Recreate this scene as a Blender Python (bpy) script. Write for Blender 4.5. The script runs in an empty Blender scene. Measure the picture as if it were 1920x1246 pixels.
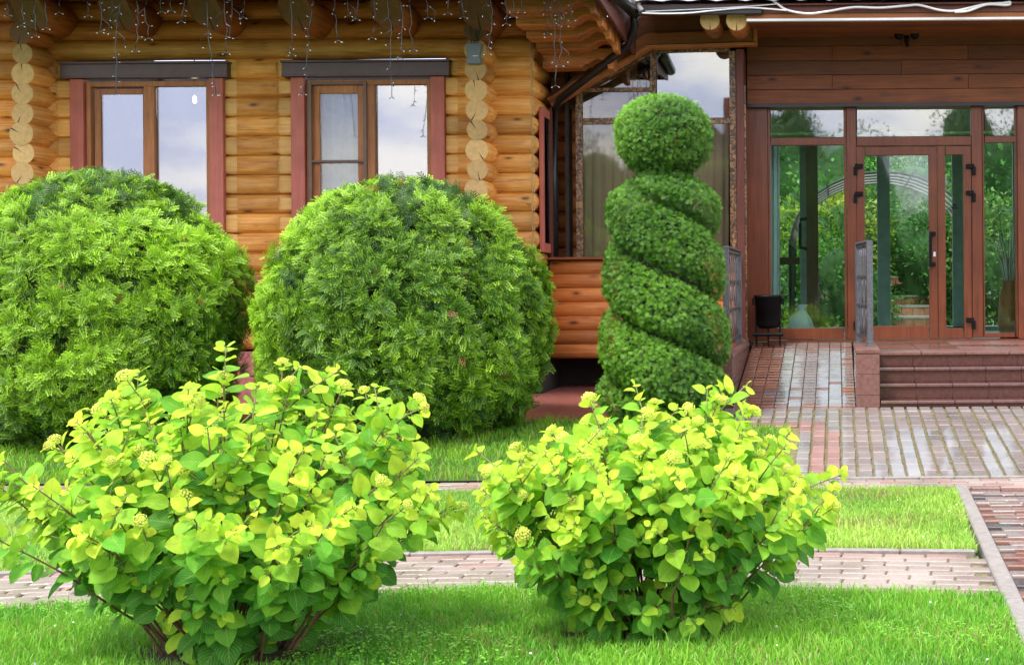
import bpy, bmesh, math, random
import numpy as np
from mathutils import Vector, Matrix, Euler
random.seed(7); RNG = np.random.default_rng(11)
S = bpy.context.scene
COL = S.collection
R = math.radians

# ------------------------------------------------------------------ camera
F = 2550.0; VPX, VPY = 1568.0, 530.0; EYE = 1.40; ROLL = 0.0075
cd = bpy.data.cameras.new('camera'); cam = bpy.data.objects.new('camera', cd); COL.objects.link(cam)
cd.sensor_width = 36.0; cd.lens = F / 1920 * 36.0
cd.shift_x = -(VPX - 960) / 1920; cd.shift_y = -(623 - VPY) / 1920
cd.clip_start = 0.05; cd.clip_end = 2000
cam.matrix_world = Matrix.Translation((0, 0, EYE)) @ Matrix.Rotation(R(90), 4, 'X') @ Matrix.Rotation(-ROLL, 4, 'Z')
S.camera = cam

# ------------------------------------------------------------------ sky, sun, exposure
SUN_EL, SUN_AZ = R(60), R(-35)      # azimuth: degrees from straight behind the camera, towards the left
wd = bpy.data.worlds.new('World'); S.world = wd; wd.use_nodes = True
wn = wd.node_tree; wn.nodes.clear(); L = wn.links
def wnode(t, **k):
    n = wn.nodes.new(t)
    for a, b in k.items(): setattr(n, a, b)
    return n
sky = wnode('ShaderNodeTexSky', sky_type='NISHITA', sun_disc=False)
sky.sun_elevation = SUN_EL; sky.sun_rotation = R(180) + SUN_AZ * -1; sky.air_density = 1.0; sky.dust_density = 2.0
tc = wnode('ShaderNodeTexCoord')
mp = wnode('ShaderNodeMapping'); mp.inputs['Scale'].default_value = (1, 1, 2.6); mp.inputs['Location'].default_value = (0.35, 0.2, 0.1)
L.new(tc.outputs['Generated'], mp.inputs['Vector'])
nz = wnode('ShaderNodeTexNoise'); nz.inputs['Scale'].default_value = 6.5; nz.inputs['Detail'].default_value = 6; nz.inputs['Roughness'].default_value = 0.5
L.new(mp.outputs[0], nz.inputs['Vector'])
cr = wnode('ShaderNodeValToRGB'); e = cr.color_ramp.elements
e[0].position = 0.42; e[0].color = (4.7, 4.8, 6.5, 1); e[1].position = 0.58; e[1].color = (9.0, 8.35, 7.9, 1)
L.new(nz.outputs['Fac'], cr.inputs['Fac'])
mx = wnode('ShaderNodeMix', data_type='RGBA'); mx.inputs['Factor'].default_value = 0.82
L.new(sky.outputs[0], mx.inputs['A']); L.new(cr.outputs[0], mx.inputs['B'])
bg = wnode('ShaderNodeBackground'); bg.inputs['Strength'].default_value = 0.118
L.new(mx.outputs['Result'], bg.inputs['Color'])
wo = wnode('ShaderNodeOutputWorld'); L.new(bg.outputs[0], wo.inputs['Surface'])
sl = bpy.data.lights.new('sun', 'SUN'); sl.energy = 1.5; sl.angle = R(12); sl.color = (1.0, 0.95, 0.88)
so = bpy.data.objects.new('sun', sl); COL.objects.link(so)
sd = Vector((math.sin(SUN_AZ) * math.cos(SUN_EL), -math.cos(SUN_AZ) * math.cos(SUN_EL), math.sin(SUN_EL)))
so.rotation_euler = sd.to_track_quat('Z', 'Y').to_euler()
S.view_settings.view_transform = 'Standard'; S.view_settings.look = 'None'
S.view_settings.exposure = 1.62; S.view_settings.gamma = 1.0; S.view_settings.use_curve_mapping = False

# ------------------------------------------------------------------ geometry helpers
def at(px, py, Y):                       # a point of the photograph at depth Y -> world
    dx, dy = px - VPX, py - VPY
    dx0, dy0 = dx - dy * ROLL, dy + dx * ROLL
    return Vector((dx0 * Y / F, Y, EYE - dy0 * Y / F))
def ground_h(Y):
    return 0.26 * min(1.0, max(0.0, (Y - 9.62) / (12.25 - 9.62)))
def gp(px, py, z=0.0):                   # a point of the photograph on flat ground
    dx, dy = px - VPX, py - VPY
    return at(px, py, F * (EYE - z) / (dy + dx * ROLL))
WL = {}
def wloc(o): return WL.get(o.name, Vector((0, 0, 0)))
def tag(o, label=None, cat=None, group=None, kind=None):
    if label: o['label'] = label
    if cat: o['category'] = cat
    if group: o['group'] = group
    if kind: o['kind'] = kind
    return o
def thing(name, label, cat, loc, group=None):
    o = bpy.data.objects.new(name, None); COL.objects.link(o); o.location = loc
    o.empty_display_size = 0.1
    WL[o.name] = Vector(loc); return tag(o, label, cat, group)
def put(name, me, loc, parent=None, rot=None):
    o = bpy.data.objects.new(name, me); COL.objects.link(o)
    loc = Vector(loc); WL[o.name] = loc.copy()
    if parent is not None: o.parent = parent; loc = loc - wloc(parent)
    o.location = loc
    if rot is not None: o.rotation_euler = rot
    return o
def mk(name, verts, faces, mats, parent=None, smooth=False, fmat=None, bevel=0.0):
    """world-space verts -> one mesh object with its origin in its middle"""
    v = np.array(verts, float); c = (v.min(0) + v.max(0)) / 2; v = v - c
    me = bpy.data.meshes.new(name); me.from_pydata(v.tolist(), [], faces)
    for m in (mats if isinstance(mats, (list, tuple)) else [mats]): me.materials.append(m)
    if fmat: me.polygons.foreach_set('material_index', fmat)
    if bevel: bev(me, bevel)
    if smooth: me.polygons.foreach_set('use_smooth', [True] * len(me.polygons))
    me.update()
    return put(name, me, c, parent)
def bev(me, off):
    b = bmesh.new(); b.from_mesh(me)
    bmesh.ops.recalc_face_normals(b, faces=b.faces)
    bmesh.ops.bevel(b, geom=[e_ for e_ in b.edges if len(e_.link_faces) == 2 and e_.calc_face_angle(0) > 0.5], offset=off, segments=1, affect='EDGES')
    b.to_mesh(me); b.free()
BF = [(0, 1, 3, 2), (4, 6, 7, 5), (0, 4, 5, 1), (2, 3, 7, 6), (0, 2, 6, 4), (1, 5, 7, 3)]
def boxv(x0, x1, y0, y1, z0, z1):
    return [(x, y, z) for x in (x0, x1) for y in (y0, y1) for z in (z0, z1)]
def box(name, x0, x1, y0, y1, z0, z1, mat, parent=None, bevel=0.0):
    return mk(name, boxv(x0, x1, y0, y1, z0, z1), BF, mat, parent, bevel=bevel)
class MB:
    def __init__(s): s.v = []; s.f = []; s.m = []
    def add(s, v, f, m=0):
        n = len(s.v); s.v += [tuple(p) for p in v]; s.f += [tuple(i + n for i in q) for q in f]; s.m += [m] * len(f); return s
    def box(s, x0, x1, y0, y1, z0, z1, m=0): return s.add(boxv(x0, x1, y0, y1, z0, z1), BF, m)
    def bar(s, a, b, r, n=8, m=0): return s.tube([a, b], r, n, m)
    def tube(s, pts, r, n=8, m=0):
        pts = [Vector(p) for p in pts]; rs = r if isinstance(r, (list, tuple)) else [r] * len(pts)
        v = []; f = []
        up = Vector((0.03, 0.02, 1)).normalized()
        for i, p in enumerate(pts):
            d = (pts[min(i + 1, len(pts) - 1)] - pts[max(i - 1, 0)])
            d = d.normalized() if d.length > 1e-9 else Vector((0, 0, 1))
            a = d.cross(up)
            if a.length < 0.15: a = d.cross(Vector((1, 0.1, 0)))
            a.normalize(); b = d.cross(a)
            for k in range(n):
                t = 2 * math.pi * k / n; v.append(p + (a * math.cos(t) + b * math.sin(t)) * rs[i])
        for i in range(len(pts) - 1):
            for k in range(n):
                f.append((i * n + k, i * n + (k + 1) % n, (i + 1) * n + (k + 1) % n, (i + 1) * n + k))
        f.append(tuple(range(n - 1, -1, -1))); f.append(tuple((len(pts) - 1) * n + k for k in range(n)))
        return s.add(v, f, m)
    def build(s, name, mat, parent=None, smooth=False, bevel=0.0):
        return mk(name, s.v, s.f, mat, parent, smooth, s.m if isinstance(mat, (list, tuple)) else None, bevel)
def bxp(name, px0, py0, px1, py1, Y, depth, mat, parent=None, bevel=0.0):
    """box whose front face fills a photograph rectangle at depth Y"""
    xm, ym = (px0 + px1) / 2, (py0 + py1) / 2
    return box(name, at(px0, ym, Y).x, at(px1, ym, Y).x, Y, Y + depth, at(xm, py1, Y).z, at(xm, py0, Y).z, mat, parent, bevel)
def slab(name, pts, Y, depth, mat, parent=None, bevel=0.0):
    P = [at(x, y, Y) for x, y in pts]; n = len(P)
    v = [tuple(p) for p in P] + [(p.x, Y + depth, p.z) for p in P]
    f = [tuple(range(n)), tuple(range(2 * n - 1, n - 1, -1))] + [(i, i + n, (i + 1) % n + n, (i + 1) % n) for i in range(n)]
    return mk(name, v, f, mat, parent, bevel=bevel)
def big_mesh(name, verts, faces, mat, parent=None, colors=None, uv=None, smooth=True, loc=None):
    verts = np.asarray(verts, np.float32); faces = np.asarray(faces, np.int32)
    c = np.array(loc if loc is not None else (verts.min(0) + verts.max(0)) / 2, np.float32)
    me = bpy.data.meshes.new(name); k = faces.shape[1]; n = len(faces)
    me.vertices.add(len(verts)); me.vertices.foreach_set('co', (verts - c).ravel())
    me.loops.add(n * k); me.loops.foreach_set('vertex_index', faces.ravel())
    me.polygons.add(n); me.polygons.foreach_set('loop_start', np.arange(0, n * k, k, dtype=np.int32))
    if smooth: me.polygons.foreach_set('use_smooth', np.ones(n, bool))
    if colors is not None:
        a = me.color_attributes.new('tone', 'FLOAT_COLOR', 'POINT')
        cc = np.ones((len(verts), 4), np.float32); cc[:, :3] = colors; a.data.foreach_set('color', cc.ravel())
    if uv is not None:
        u = me.uv_layers.new(name='UVMap'); u.data.foreach_set('uv', np.asarray(uv, np.float32)[faces.ravel()].ravel())
    me.materials.append(mat); me.update(calc_edges=True); me.validate()
    return put(name, me, c, parent)

# ------------------------------------------------------------------ materials
def mat(name):
    m = bpy.data.materials.new(name); m.use_nodes = True; t = m.node_tree; t.nodes.clear()
    o = t.nodes.new('ShaderNodeOutputMaterial'); p = t.nodes.new('ShaderNodeBsdfPrincipled')
    t.links.new(p.outputs[0], o.inputs['Surface']); return m, t, p, o
def nd(t, ty, ins=None, **k):
    n = t.nodes.new(ty)
    for a, b in k.items(): setattr(n, a, b)
    for a, b in (ins or {}).items():
        if isinstance(b, bpy.types.NodeSocket): t.links.new(b, n.inputs[a])
        else: n.inputs[a].default_value = b
    return n
def ramp(t, fac, stops):
    r = t.nodes.new('ShaderNodeValToRGB'); el = r.color_ramp.elements
    while len(el) < len(stops): el.new(0.5)
    for q, (p, c) in zip(el, stops): q.position = p; q.color = (*c, 1) if len(c) == 3 else c
    t.links.new(fac, r.inputs['Fac']); return r.outputs['Color']
def mixc(t, f, a, b, bt='MIX'):
    n = t.nodes.new('ShaderNodeMix'); n.data_type = 'RGBA'; n.blend_type = bt
    for s_, v in (('Factor', f), ('A', a), ('B', b)):
        if isinstance(v, bpy.types.NodeSocket): t.links.new(v, n.inputs[s_])
        else: n.inputs[s_].default_value = v if s_ == 'Factor' else ((*v, 1) if len(v) == 3 else v)
    return n.outputs['Result']
def coord(t, scale=(1, 1, 1), rnd=True):
    c = nd(t, 'ShaderNodeTexCoord'); v = c.outputs['Object']
    if rnd:
        oi = nd(t, 'ShaderNodeObjectInfo'); mu = nd(t, 'ShaderNodeMath', {0: oi.outputs['Random'], 1: 37.0}, operation='MULTIPLY')
        v = nd(t, 'ShaderNodeVectorMath', {0: v, 1: mu.outputs[0]}, operation='ADD').outputs[0]
    return nd(t, 'ShaderNodeMapping', {'Vector': v, 'Scale': scale}).outputs[0]
def simple(name, col, rough=0.5, metal=0.0, var=0.15, scale=8.0, bump=0.0, spec=0.5):
    m, t, p, o = mat(name); v = coord(t)
    n = nd(t, 'ShaderNodeTexNoise', {'Vector': v, 'Scale': scale, 'Detail': 6.0, 'Roughness': 0.6})
    c = ramp(t, n.outputs['Fac'], [(0.3, tuple(x * (1 - var) for x in col)), (0.7, tuple(min(1, x * (1 + var)) for x in col))])
    t.links.new(c, p.inputs['Base Color']); p.inputs['Roughness'].default_value = rough; p.inputs['Metallic'].default_value = metal
    p.inputs['Specular IOR Level'].default_value = spec
    if bump:
        b = nd(t, 'ShaderNodeBump', {'Height': n.outputs['Fac'], 'Strength': bump, 'Distance': 0.01}); t.links.new(b.outputs[0], p.inputs['Normal'])
    return m
def wood(name, light, mid, dark, rough=0.55, along=(1.2, 22, 22), knots=True, rnd_amt=0.33):
    """grain runs along local X"""
    m, t, p, o = mat(name); v = coord(t, along); v2 = coord(t, (1, 1, 1))
    n1 = nd(t, 'ShaderNodeTexNoise', {'Vector': v, 'Scale': 1.6, 'Detail': 8.0, 'Roughness': 0.65, 'Distortion': 0.6})
    n2 = nd(t, 'ShaderNodeTexNoise', {'Vector': v2, 'Scale': 3.0, 'Detail': 3.0})
    c = ramp(t, n1.outputs['Fac'], [(0.28, dark), (0.5, mid), (0.72, light)])
    big = ramp(t, n2.outputs['Fac'], [(0.3, (0.72, 0.66, 0.6)), (0.65, (1.08, 1.06, 1.02))])
    c = mixc(t, 0.7, c, big, 'MULTIPLY')
    oi = nd(t, 'ShaderNodeObjectInfo')
    hr = nd(t, 'ShaderNodeMapRange', {'Value': oi.outputs['Random'], 'To Min': 1 - rnd_amt, 'To Max': 1 + rnd_amt * 0.7})
    c = nd(t, 'ShaderNodeHueSaturation', {'Color': c, 'Value': hr.outputs[0]}).outputs[0]
    if knots:
        v3 = coord(t, (2.6, 6.5, 6.5)); vo = nd(t, 'ShaderNodeTexVoronoi', {'Vector': v3, 'Scale': 1.0, 'Randomness': 1.0})
        k = ramp(t, vo.outputs['Distance'], [(0.07, (1, 1, 1)), (0.14, (0.35, 0.35, 0.35)), (0.24, (0, 0, 0))])
        kb = nd(t, 'ShaderNodeRGBToBW', {0: k})
        c = mixc(t, kb.outputs[0], c, tuple(x * 0.32 for x in dark))
        n5 = nd(t, 'ShaderNodeTexNoise', {'Vector': coord(t, (0.55, 26, 26)), 'Scale': 1.0, 'Detail': 2.0})
        n6 = nd(t, 'ShaderNodeTexNoise', {'Vector': coord(t, (2.0, 9, 9)), 'Scale': 1.0, 'Detail': 1.0})
        ln_ = nd(t, 'ShaderNodeMath', {0: nd(t, 'ShaderNodeMath', {0: n5.outputs['Fac'], 1: 0.5}, operation='SUBTRACT').outputs[0]}, operation='ABSOLUTE')
        ck_ = nd(t, 'ShaderNodeMapRange', {'Value': ln_.outputs[0], 'From Min': 0.004, 'From Max': 0.011, 'To Min': 1.0, 'To Max': 0.0})
        mk_ = nd(t, 'ShaderNodeMapRange', {'Value': n6.outputs['Fac'], 'From Min': 0.52, 'From Max': 0.58})
        cm_ = nd(t, 'ShaderNodeMath', {0: ck_.outputs[0], 1: mk_.outputs[0]}, operation='MULTIPLY')
        cm2 = nd(t, 'ShaderNodeMath', {0: cm_.outputs[0], 1: 0.75}, operation='MULTIPLY')
        c = mixc(t, cm2.outputs[0], c, tuple(x * 0.3 for x in dark))
    t.links.new(c, p.inputs['Base Color']); p.inputs['Roughness'].default_value = rough
    b = nd(t, 'ShaderNodeBump', {'Height': n1.outputs['Fac'], 'Strength': 0.45, 'Distance': 0.004}); t.links.new(b.outputs[0], p.inputs['Normal'])
    return m
def ring_wood(name, light, dark):
    m, t, p, o = mat(name); c = nd(t, 'ShaderNodeTexCoord'); v = c.outputs['Object']
    oi = nd(t, 'ShaderNodeObjectInfo')
    sp = nd(t, 'ShaderNodeSeparateXYZ', {0: v})
    cb = nd(t, 'ShaderNodeCombineXYZ', {'Y': sp.outputs['Y'], 'Z': sp.outputs['Z'], 'X': oi.outputs['Random']})
    n = nd(t, 'ShaderNodeTexNoise', {'Vector': cb.outputs[0], 'Scale': 9.0, 'Detail': 4.0})
    ln = nd(t, 'ShaderNodeVectorMath', {0: nd(t, 'ShaderNodeCombineXYZ', {'Y': sp.outputs['Y'], 'Z': sp.outputs['Z']}).outputs[0]}, operation='LENGTH')
    ad = nd(t, 'ShaderNodeMath', {0: n.outputs['Fac'], 1: 0.06}, operation='MULTIPLY')
    rr = nd(t, 'ShaderNodeMath', {0: ln.outputs['Value'], 1: ad.outputs[0]}, operation='ADD')
    si = nd(t, 'ShaderNodeMath', {0: nd(t, 'ShaderNodeMath', {0: rr.outputs[0], 1: 520.0}, operation='MULTIPLY').outputs[0]}, operation='SINE')
    f = nd(t, 'ShaderNodeMapRange', {'Value': si.outputs[0], 'From Min': -1.0, 'From Max': 1.0})
    col = ramp(t, f.outputs[0], [(0.0, dark), (0.8, light)])
    n3 = nd(t, 'ShaderNodeTexNoise', {'Vector': cb.outputs[0], 'Scale': 22.0, 'Detail': 5.0})
    col = mixc(t, 0.5, col, ramp(t, n3.outputs['Fac'], [(0.35, (0.7, 0.66, 0.6)), (0.65, (1.05, 1.03, 1))]), 'MULTIPLY')
    # drying crack: radial
    ay = nd(t, 'ShaderNodeMath', {0: nd(t, 'ShaderNodeMath', {0: sp.outputs['Y'], 1: nd(t, 'ShaderNodeMath', {0: n.outputs['Fac'], 1: 0.02}, operation='MULTIPLY').outputs[0]}, operation='ADD').outputs[0], 1: -0.01}, operation='ADD')
    ab = nd(t, 'ShaderNodeMath', {0: ay.outputs[0]}, operation='ABSOLUTE')
    wdt = nd(t, 'ShaderNodeMapRange', {'Value': sp.outputs['Z'], 'From Min': -0.01, 'From Max': -0.1, 'To Min': 0.0, 'To Max': 0.0065})
    ck = nd(t, 'ShaderNodeMath', {0: ab.outputs[0], 1: wdt.outputs[0]}, operation='LESS_THAN')
    col = mixc(t, ck.outputs[0], col, (0.02, 0.012, 0.006))
    hv = nd(t, 'ShaderNodeMapRange', {'Value': oi.outputs['Random'], 'To Min': 0.72, 'To Max': 1.1})
    col = nd(t, 'ShaderNodeHueSaturation', {'Color': col, 'Value': hv.outputs[0]}).outputs[0]
    t.links.new(col, p.inputs['Base Color']); p.inputs['Roughness'].default_value = 0.7; return m
def glass(name, refl=0.18, tint=(0.9, 0.95, 0.95), rough=0.0, rip=0.0):
    m, t, p, o = mat(name); t.nodes.remove(p)
    tr = nd(t, 'ShaderNodeBsdfTransparent', {'Color': (*tint, 1)}); gl = nd(t, 'ShaderNodeBsdfGlossy', {'Color': (1, 1, 1, 1), 'Roughness': rough})
    if rip:
        v = coord(t); n = nd(t, 'ShaderNodeTexNoise', {'Vector': v, 'Scale': 2.2, 'Detail': 2.0})
        b = nd(t, 'ShaderNodeBump', {'Height': n.outputs['Fac'], 'Strength': rip, 'Distance': 0.02}); t.links.new(b.outputs[0], gl.inputs['Normal'])
    lw = nd(t, 'ShaderNodeLayerWeight', {'Blend': 0.25})
    fr = nd(t, 'ShaderNodeMapRange', {'Value': lw.outputs['Fresnel'], 'To Min': refl, 'To Max': 1.0})
    ms = nd(t, 'ShaderNodeMixShader', {0: fr.outputs[0], 1: tr.outputs[0], 2: gl.outputs[0]})
    t.links.new(ms.outputs[0], o.inputs['Surface']); return m
def leafy(name, transl=0.35, rough=0.45, veins=False, spec=0.4, const=None, var=0.12):
    m, t, p, o = mat(name)
    if const is None:
        c = nd(t, 'ShaderNodeVertexColor', layer_name='tone').outputs[0]
    else:
        oi = nd(t, 'ShaderNodeObjectInfo')
        hh = nd(t, 'ShaderNodeMapRange', {'Value': oi.outputs['Random'], 'To Min': 0.488, 'To Max': 0.506})
        vv = nd(t, 'ShaderNodeMapRange', {'Value': oi.outputs['Random'], 'To Min': 1 - var, 'To Max': 1 + var})
        c = nd(t, 'ShaderNodeHueSaturation', {'Color': (*const, 1), 'Hue': hh.outputs[0], 'Value': vv.outputs[0]}).outputs[0]
    if veins:
        uv = nd(t, 'ShaderNodeUVMap', uv_map='UVMap'); sp = nd(t, 'ShaderNodeSeparateXYZ', {0: uv.outputs[0]})
        au = nd(t, 'ShaderNodeMath', {0: sp.outputs['X']}, operation='ABSOLUTE')
        w1 = nd(t, 'ShaderNodeMath', {0: au.outputs[0], 1: 0.55}, operation='MULTIPLY')
        w2 = nd(t, 'ShaderNodeMath', {0: sp.outputs['Y'], 1: w1.outputs[0]}, operation='SUBTRACT')
        w3 = nd(t, 'ShaderNodeMath', {0: nd(t, 'ShaderNodeMath', {0: w2.outputs[0], 1: 44.0}, operation='MULTIPLY').outputs[0]}, operation='SINE')
        vn = nd(t, 'ShaderNodeMapRange', {'Value': w3.outputs[0], 'From Min': 0.75, 'From Max': 1.0})
        mr = nd(t, 'ShaderNodeMapRange', {'Value': au.outputs[0], 'From Min': 0.02, 'From Max': 0.07, 'To Min': 1.0, 'To Max': 0.0})
        va = nd(t, 'ShaderNodeMath', {0: vn.outputs[0], 1: mr.outputs[0]}, operation='MAXIMUM')
        fv = nd(t, 'ShaderNodeMath', {0: va.outputs[0], 1: 0.34}, operation='MULTIPLY')
        c = mixc(t, fv.outputs[0], c, (0.75, 0.8, 0.3))
        nb = nd(t, 'ShaderNodeTexNoise', {'Vector': nd(t, 'ShaderNodeNewGeometry').outputs['Position'], 'Scale': 28.0, 'Detail': 4.0})
        c = mixc(t, 0.75, c, ramp(t, nb.outputs['Fac'], [(0.33, (0.72, 0.82, 0.7)), (0.62, (1.1, 1.04, 1.0))]), 'MULTIPLY')
        hb = nd(t, 'ShaderNodeMath', {0: va.outputs[0], 1: -1.0}, operation='MULTIPLY')
        b = nd(t, 'ShaderNodeBump', {'Height': hb.outputs[0], 'Strength': 0.5, 'Distance': 0.004}); t.links.new(b.outputs[0], p.inputs['Normal'])
    t.links.new(c, p.inputs['Base Color']); p.inputs['Roughness'].default_value = rough; p.inputs['Specular IOR Level'].default_value = spec
    tl = nd(t, 'ShaderNodeBsdfTranslucent', {'Color': c})
    ms = nd(t, 'ShaderNodeMixShader', {0: transl, 1: p.outputs[0], 2: tl.outputs[0]}); t.links.new(ms.outputs[0], o.inputs['Surface']); return m
def paver_mat(name, cols, rough=(0.25, 0.6), wet=0.5, spec=0.5):
    m, t, p, o = mat(name); oi = nd(t, 'ShaderNodeObjectInfo')
    n = len(cols); c = ramp(t, oi.outputs['Random'], [((i + 0.5) / n, k) for i, k in enumerate(cols)])
    g = nd(t, 'ShaderNodeNewGeometry'); nz_ = nd(t, 'ShaderNodeTexNoise', {'Vector': g.outputs['Position'], 'Scale': 70.0, 'Detail': 6.0, 'Roughness': 0.7})
    n2 = nd(t, 'ShaderNodeTexNoise', {'Vector': g.outputs['Position'], 'Scale': 2.2, 'Detail': 4.0})
    c = mixc(t, 0.8, c, ramp(t, nz_.outputs['Fac'], [(0.3, (0.68, 0.66, 0.64)), (0.7, (1.12, 1.1, 1.08))]), 'MULTIPLY')
    c = mixc(t, 0.6, c, ramp(t, n2.outputs['Fac'], [(0.35, (0.72, 0.7, 0.68)), (0.62, (1.08, 1.08, 1.08))]), 'MULTIPLY')
    t.links.new(c, p.inputs['Base Color'])
    r = nd(t, 'ShaderNodeMapRange', {'Value': n2.outputs['Fac'], 'From Min': 0.38, 'From Max': 0.62, 'To Min': rough[0], 'To Max': rough[1]})
    t.links.new(r.outputs[0], p.inputs['Roughness']); p.inputs['Specular IOR Level'].default_value = spec
    p.inputs['Coat Weight'].default_value = wet; p.inputs['Coat Roughness'].default_value = 0.09
    b = nd(t, 'ShaderNodeBump', {'Height': nz_.outputs['Fac'], 'Strength': 0.35, 'Distance': 0.004}); t.links.new(b.outputs[0], p.inputs['Normal'])
    return m

M = {}
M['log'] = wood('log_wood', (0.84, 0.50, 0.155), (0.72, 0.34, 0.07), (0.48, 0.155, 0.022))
M['log_top'] = wood('eave_log_wood', (0.52, 0.20, 0.048), (0.41, 0.135, 0.027), (0.24, 0.064, 0.012))  # sheltered logs are more orange; also darkened to deepen the eave shade
M['log_cut'] = wood('log_cut_wood', (0.86, 0.58, 0.20), (0.78, 0.46, 0.13), (0.62, 0.31, 0.075), knots=False)
M['log_end'] = ring_wood('log_end_grain', (0.74, 0.52, 0.22), (0.56, 0.34, 0.12))
M['log_end_top'] = ring_wood('grey_end_grain', (0.25, 0.135, 0.075), (0.18, 0.085, 0.042))  # end grain darkened to deepen the shade under the eave
M['siding'] = wood('siding_wood', (0.66, 0.27, 0.08), (0.56, 0.2, 0.05), (0.42, 0.12, 0.027))
M['brown_board'] = wood('brown_board', (0.26, 0.085, 0.026), (0.2, 0.058, 0.016), (0.12, 0.032, 0.009), knots=False)
M['orange_board'] = wood('orange_board', (0.44, 0.17, 0.045), (0.36, 0.12, 0.028), (0.24, 0.07, 0.015), knots=False)
M['plank'] = wood('wall_plank', (0.24, 0.072, 0.016), (0.185, 0.05, 0.010), (0.11, 0.028, 0.006))
M['casing'] = wood('red_casing', (0.56, 0.17, 0.125), (0.5, 0.145, 0.105), (0.42, 0.115, 0.082), knots=False, rnd_amt=0.06, along=(22, 22, 1.2))
M['lintel'] = simple('dark_lintel', (0.075, 0.045, 0.042), 0.35, var=0.2)
M['winframe'] = wood('window_frame_wood', (0.52, 0.24, 0.085), (0.43, 0.175, 0.056), (0.3, 0.105, 0.03), knots=False, along=(22, 22, 1.2))
M['doorframe'] = wood('door_frame_laminate', (0.22, 0.06, 0.021), (0.165, 0.041, 0.013), (0.1, 0.023, 0.008), knots=False, along=(30, 30, 1.0), rnd_amt=0.06, rough=0.35)
M['post'] = wood('dark_red_post', (0.16, 0.04, 0.024), (0.12, 0.03, 0.018), (0.08, 0.02, 0.012), knots=False, along=(22, 22, 1.2), rnd_amt=0.1)
M['screenframe'] = simple('screen_frame', (0.14, 0.085, 0.06), 0.45)
M['glass_sky'] = glass('window_glass', 0.185, (0.8, 0.84, 0.88), rip=0.015)
M['glass_net'] = glass('screened_glass', 0.05, (0.9, 0.92, 0.94))
M['glass_door'] = glass('door_glass', 0.05, (0.82, 0.93, 0.89), 0.03, rip=0.02)
M['glass_bay'] = glass('bay_glass', 0.07, (0.85, 0.86, 0.82), 0.03, rip=0.02)
M['glass_bay_top'] = glass('raised_reflection_glass', 0.17, (0.75, 0.8, 0.78), 0.02, rip=0.02)  # plain glass, reflection raised so the upper panes look brighter with sky
M['room'] = simple('room_wall', (0.10, 0.10, 0.115), 0.9)
M['dark_room'] = simple('dark_room', (0.05, 0.04, 0.035), 0.9)
M['black_metal'] = simple('black_metal', (0.006, 0.006, 0.007), 0.45, 0.0, spec=0.15)
M['gutter'] = simple('gutter_metal', (0.02, 0.022, 0.025), 0.28, 0.3)
M['teal'] = simple('teal_frame', (0.30, 0.42, 0.40), 0.5)
M['white_trim'] = simple('white_trim', (0.78, 0.78, 0.78), 0.5, var=0.05)
M['white_cable'] = simple('white_cable', (0.72, 0.72, 0.74), 0.45, var=0.08)
M['wire'] = simple('dark_wire', (0.03, 0.04, 0.045), 0.5)
M['bulb'] = simple('clear_bulb', (0.5, 0.55, 0.6), 0.15, var=0.05)
M['greybox'] = simple('grey_plastic', (0.16, 0.2, 0.25), 0.45, var=0.06)
M['granite'] = simple('red_brown_tile', (0.085, 0.036, 0.03), 0.2, var=0.25, scale=30, bump=0.1, spec=0.5)
M['wet_tread'] = simple('wet_tread', (0.13, 0.06, 0.05), 0.08, var=0.25, scale=20, spec=0.9); M['wet_tread'].node_tree.nodes['Principled BSDF'].inputs['Coat Weight'].default_value = 1.0
M['granite2'] = simple('pillar_tile', (0.16, 0.075, 0.06), 0.4, var=0.3, scale=30, bump=0.1)
M['foundation'] = simple('pink_stone', (0.42, 0.16, 0.14), 0.7, var=0.25, scale=20, bump=0.5)
M['redpave'] = simple('red_paving', (0.25, 0.09, 0.07), 0.35, var=0.3, scale=14, bump=0.2)
M['iron'] = simple('grey_wrought_iron', (0.12, 0.125, 0.14), 0.35, 0.5, var=0.3, scale=40, bump=0.4)
M['soil'] = simple('soil', (0.055, 0.035, 0.02), 0.95, var=0.5, scale=25, bump=0.8)
M['turf'] = simple('turf_soil', (0.05, 0.10, 0.018), 0.95, var=0.5, scale=18, bump=0.8)
M['ground'] = simple('ground_grass', (0.06, 0.12, 0.025), 0.95, var=0.4, scale=2)
M['joint'] = simple('mossy_joint', (0.16, 0.15, 0.06), 0.9, var=0.5, scale=30, bump=0.5)
M['joint_wet'] = simple('dark_joint', (0.045, 0.03, 0.02), 0.6, var=0.4, scale=30)
M['kerb'] = simple('kerb_concrete', (0.23, 0.215, 0.195), 0.6, var=0.2, scale=25, bump=0.4)
M['pv_grey'] = paver_mat('paver_grey', [(0.229, 0.210, 0.196), (0.274, 0.244, 0.225), (0.252, 0.222, 0.207), (0.200, 0.185, 0.178), (0.266, 0.229, 0.210)], wet=0.75)
M['pv_pink'] = paver_mat('paver_pink', [(0.299, 0.165, 0.143), (0.329, 0.194, 0.165), (0.269, 0.143, 0.123)], wet=0.25)
M['pv_path'] = paver_mat('paver_path', [(0.312, 0.274, 0.241), (0.352, 0.299, 0.267), (0.293, 0.241, 0.215), (0.326, 0.280, 0.247)], wet=0.15)
M['pv_pathpink'] = paver_mat('paver_path_pink', [(0.326, 0.215, 0.189), (0.299, 0.189, 0.169), (0.345, 0.241, 0.215)], wet=0.15)
M['pv_ramp'] = paver_mat('paver_ramp', [(0.194, 0.150, 0.128), (0.232, 0.187, 0.165), (0.172, 0.128, 0.108), (0.216, 0.165, 0.143)], rough=(0.12, 0.36), wet=1.0)
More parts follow.
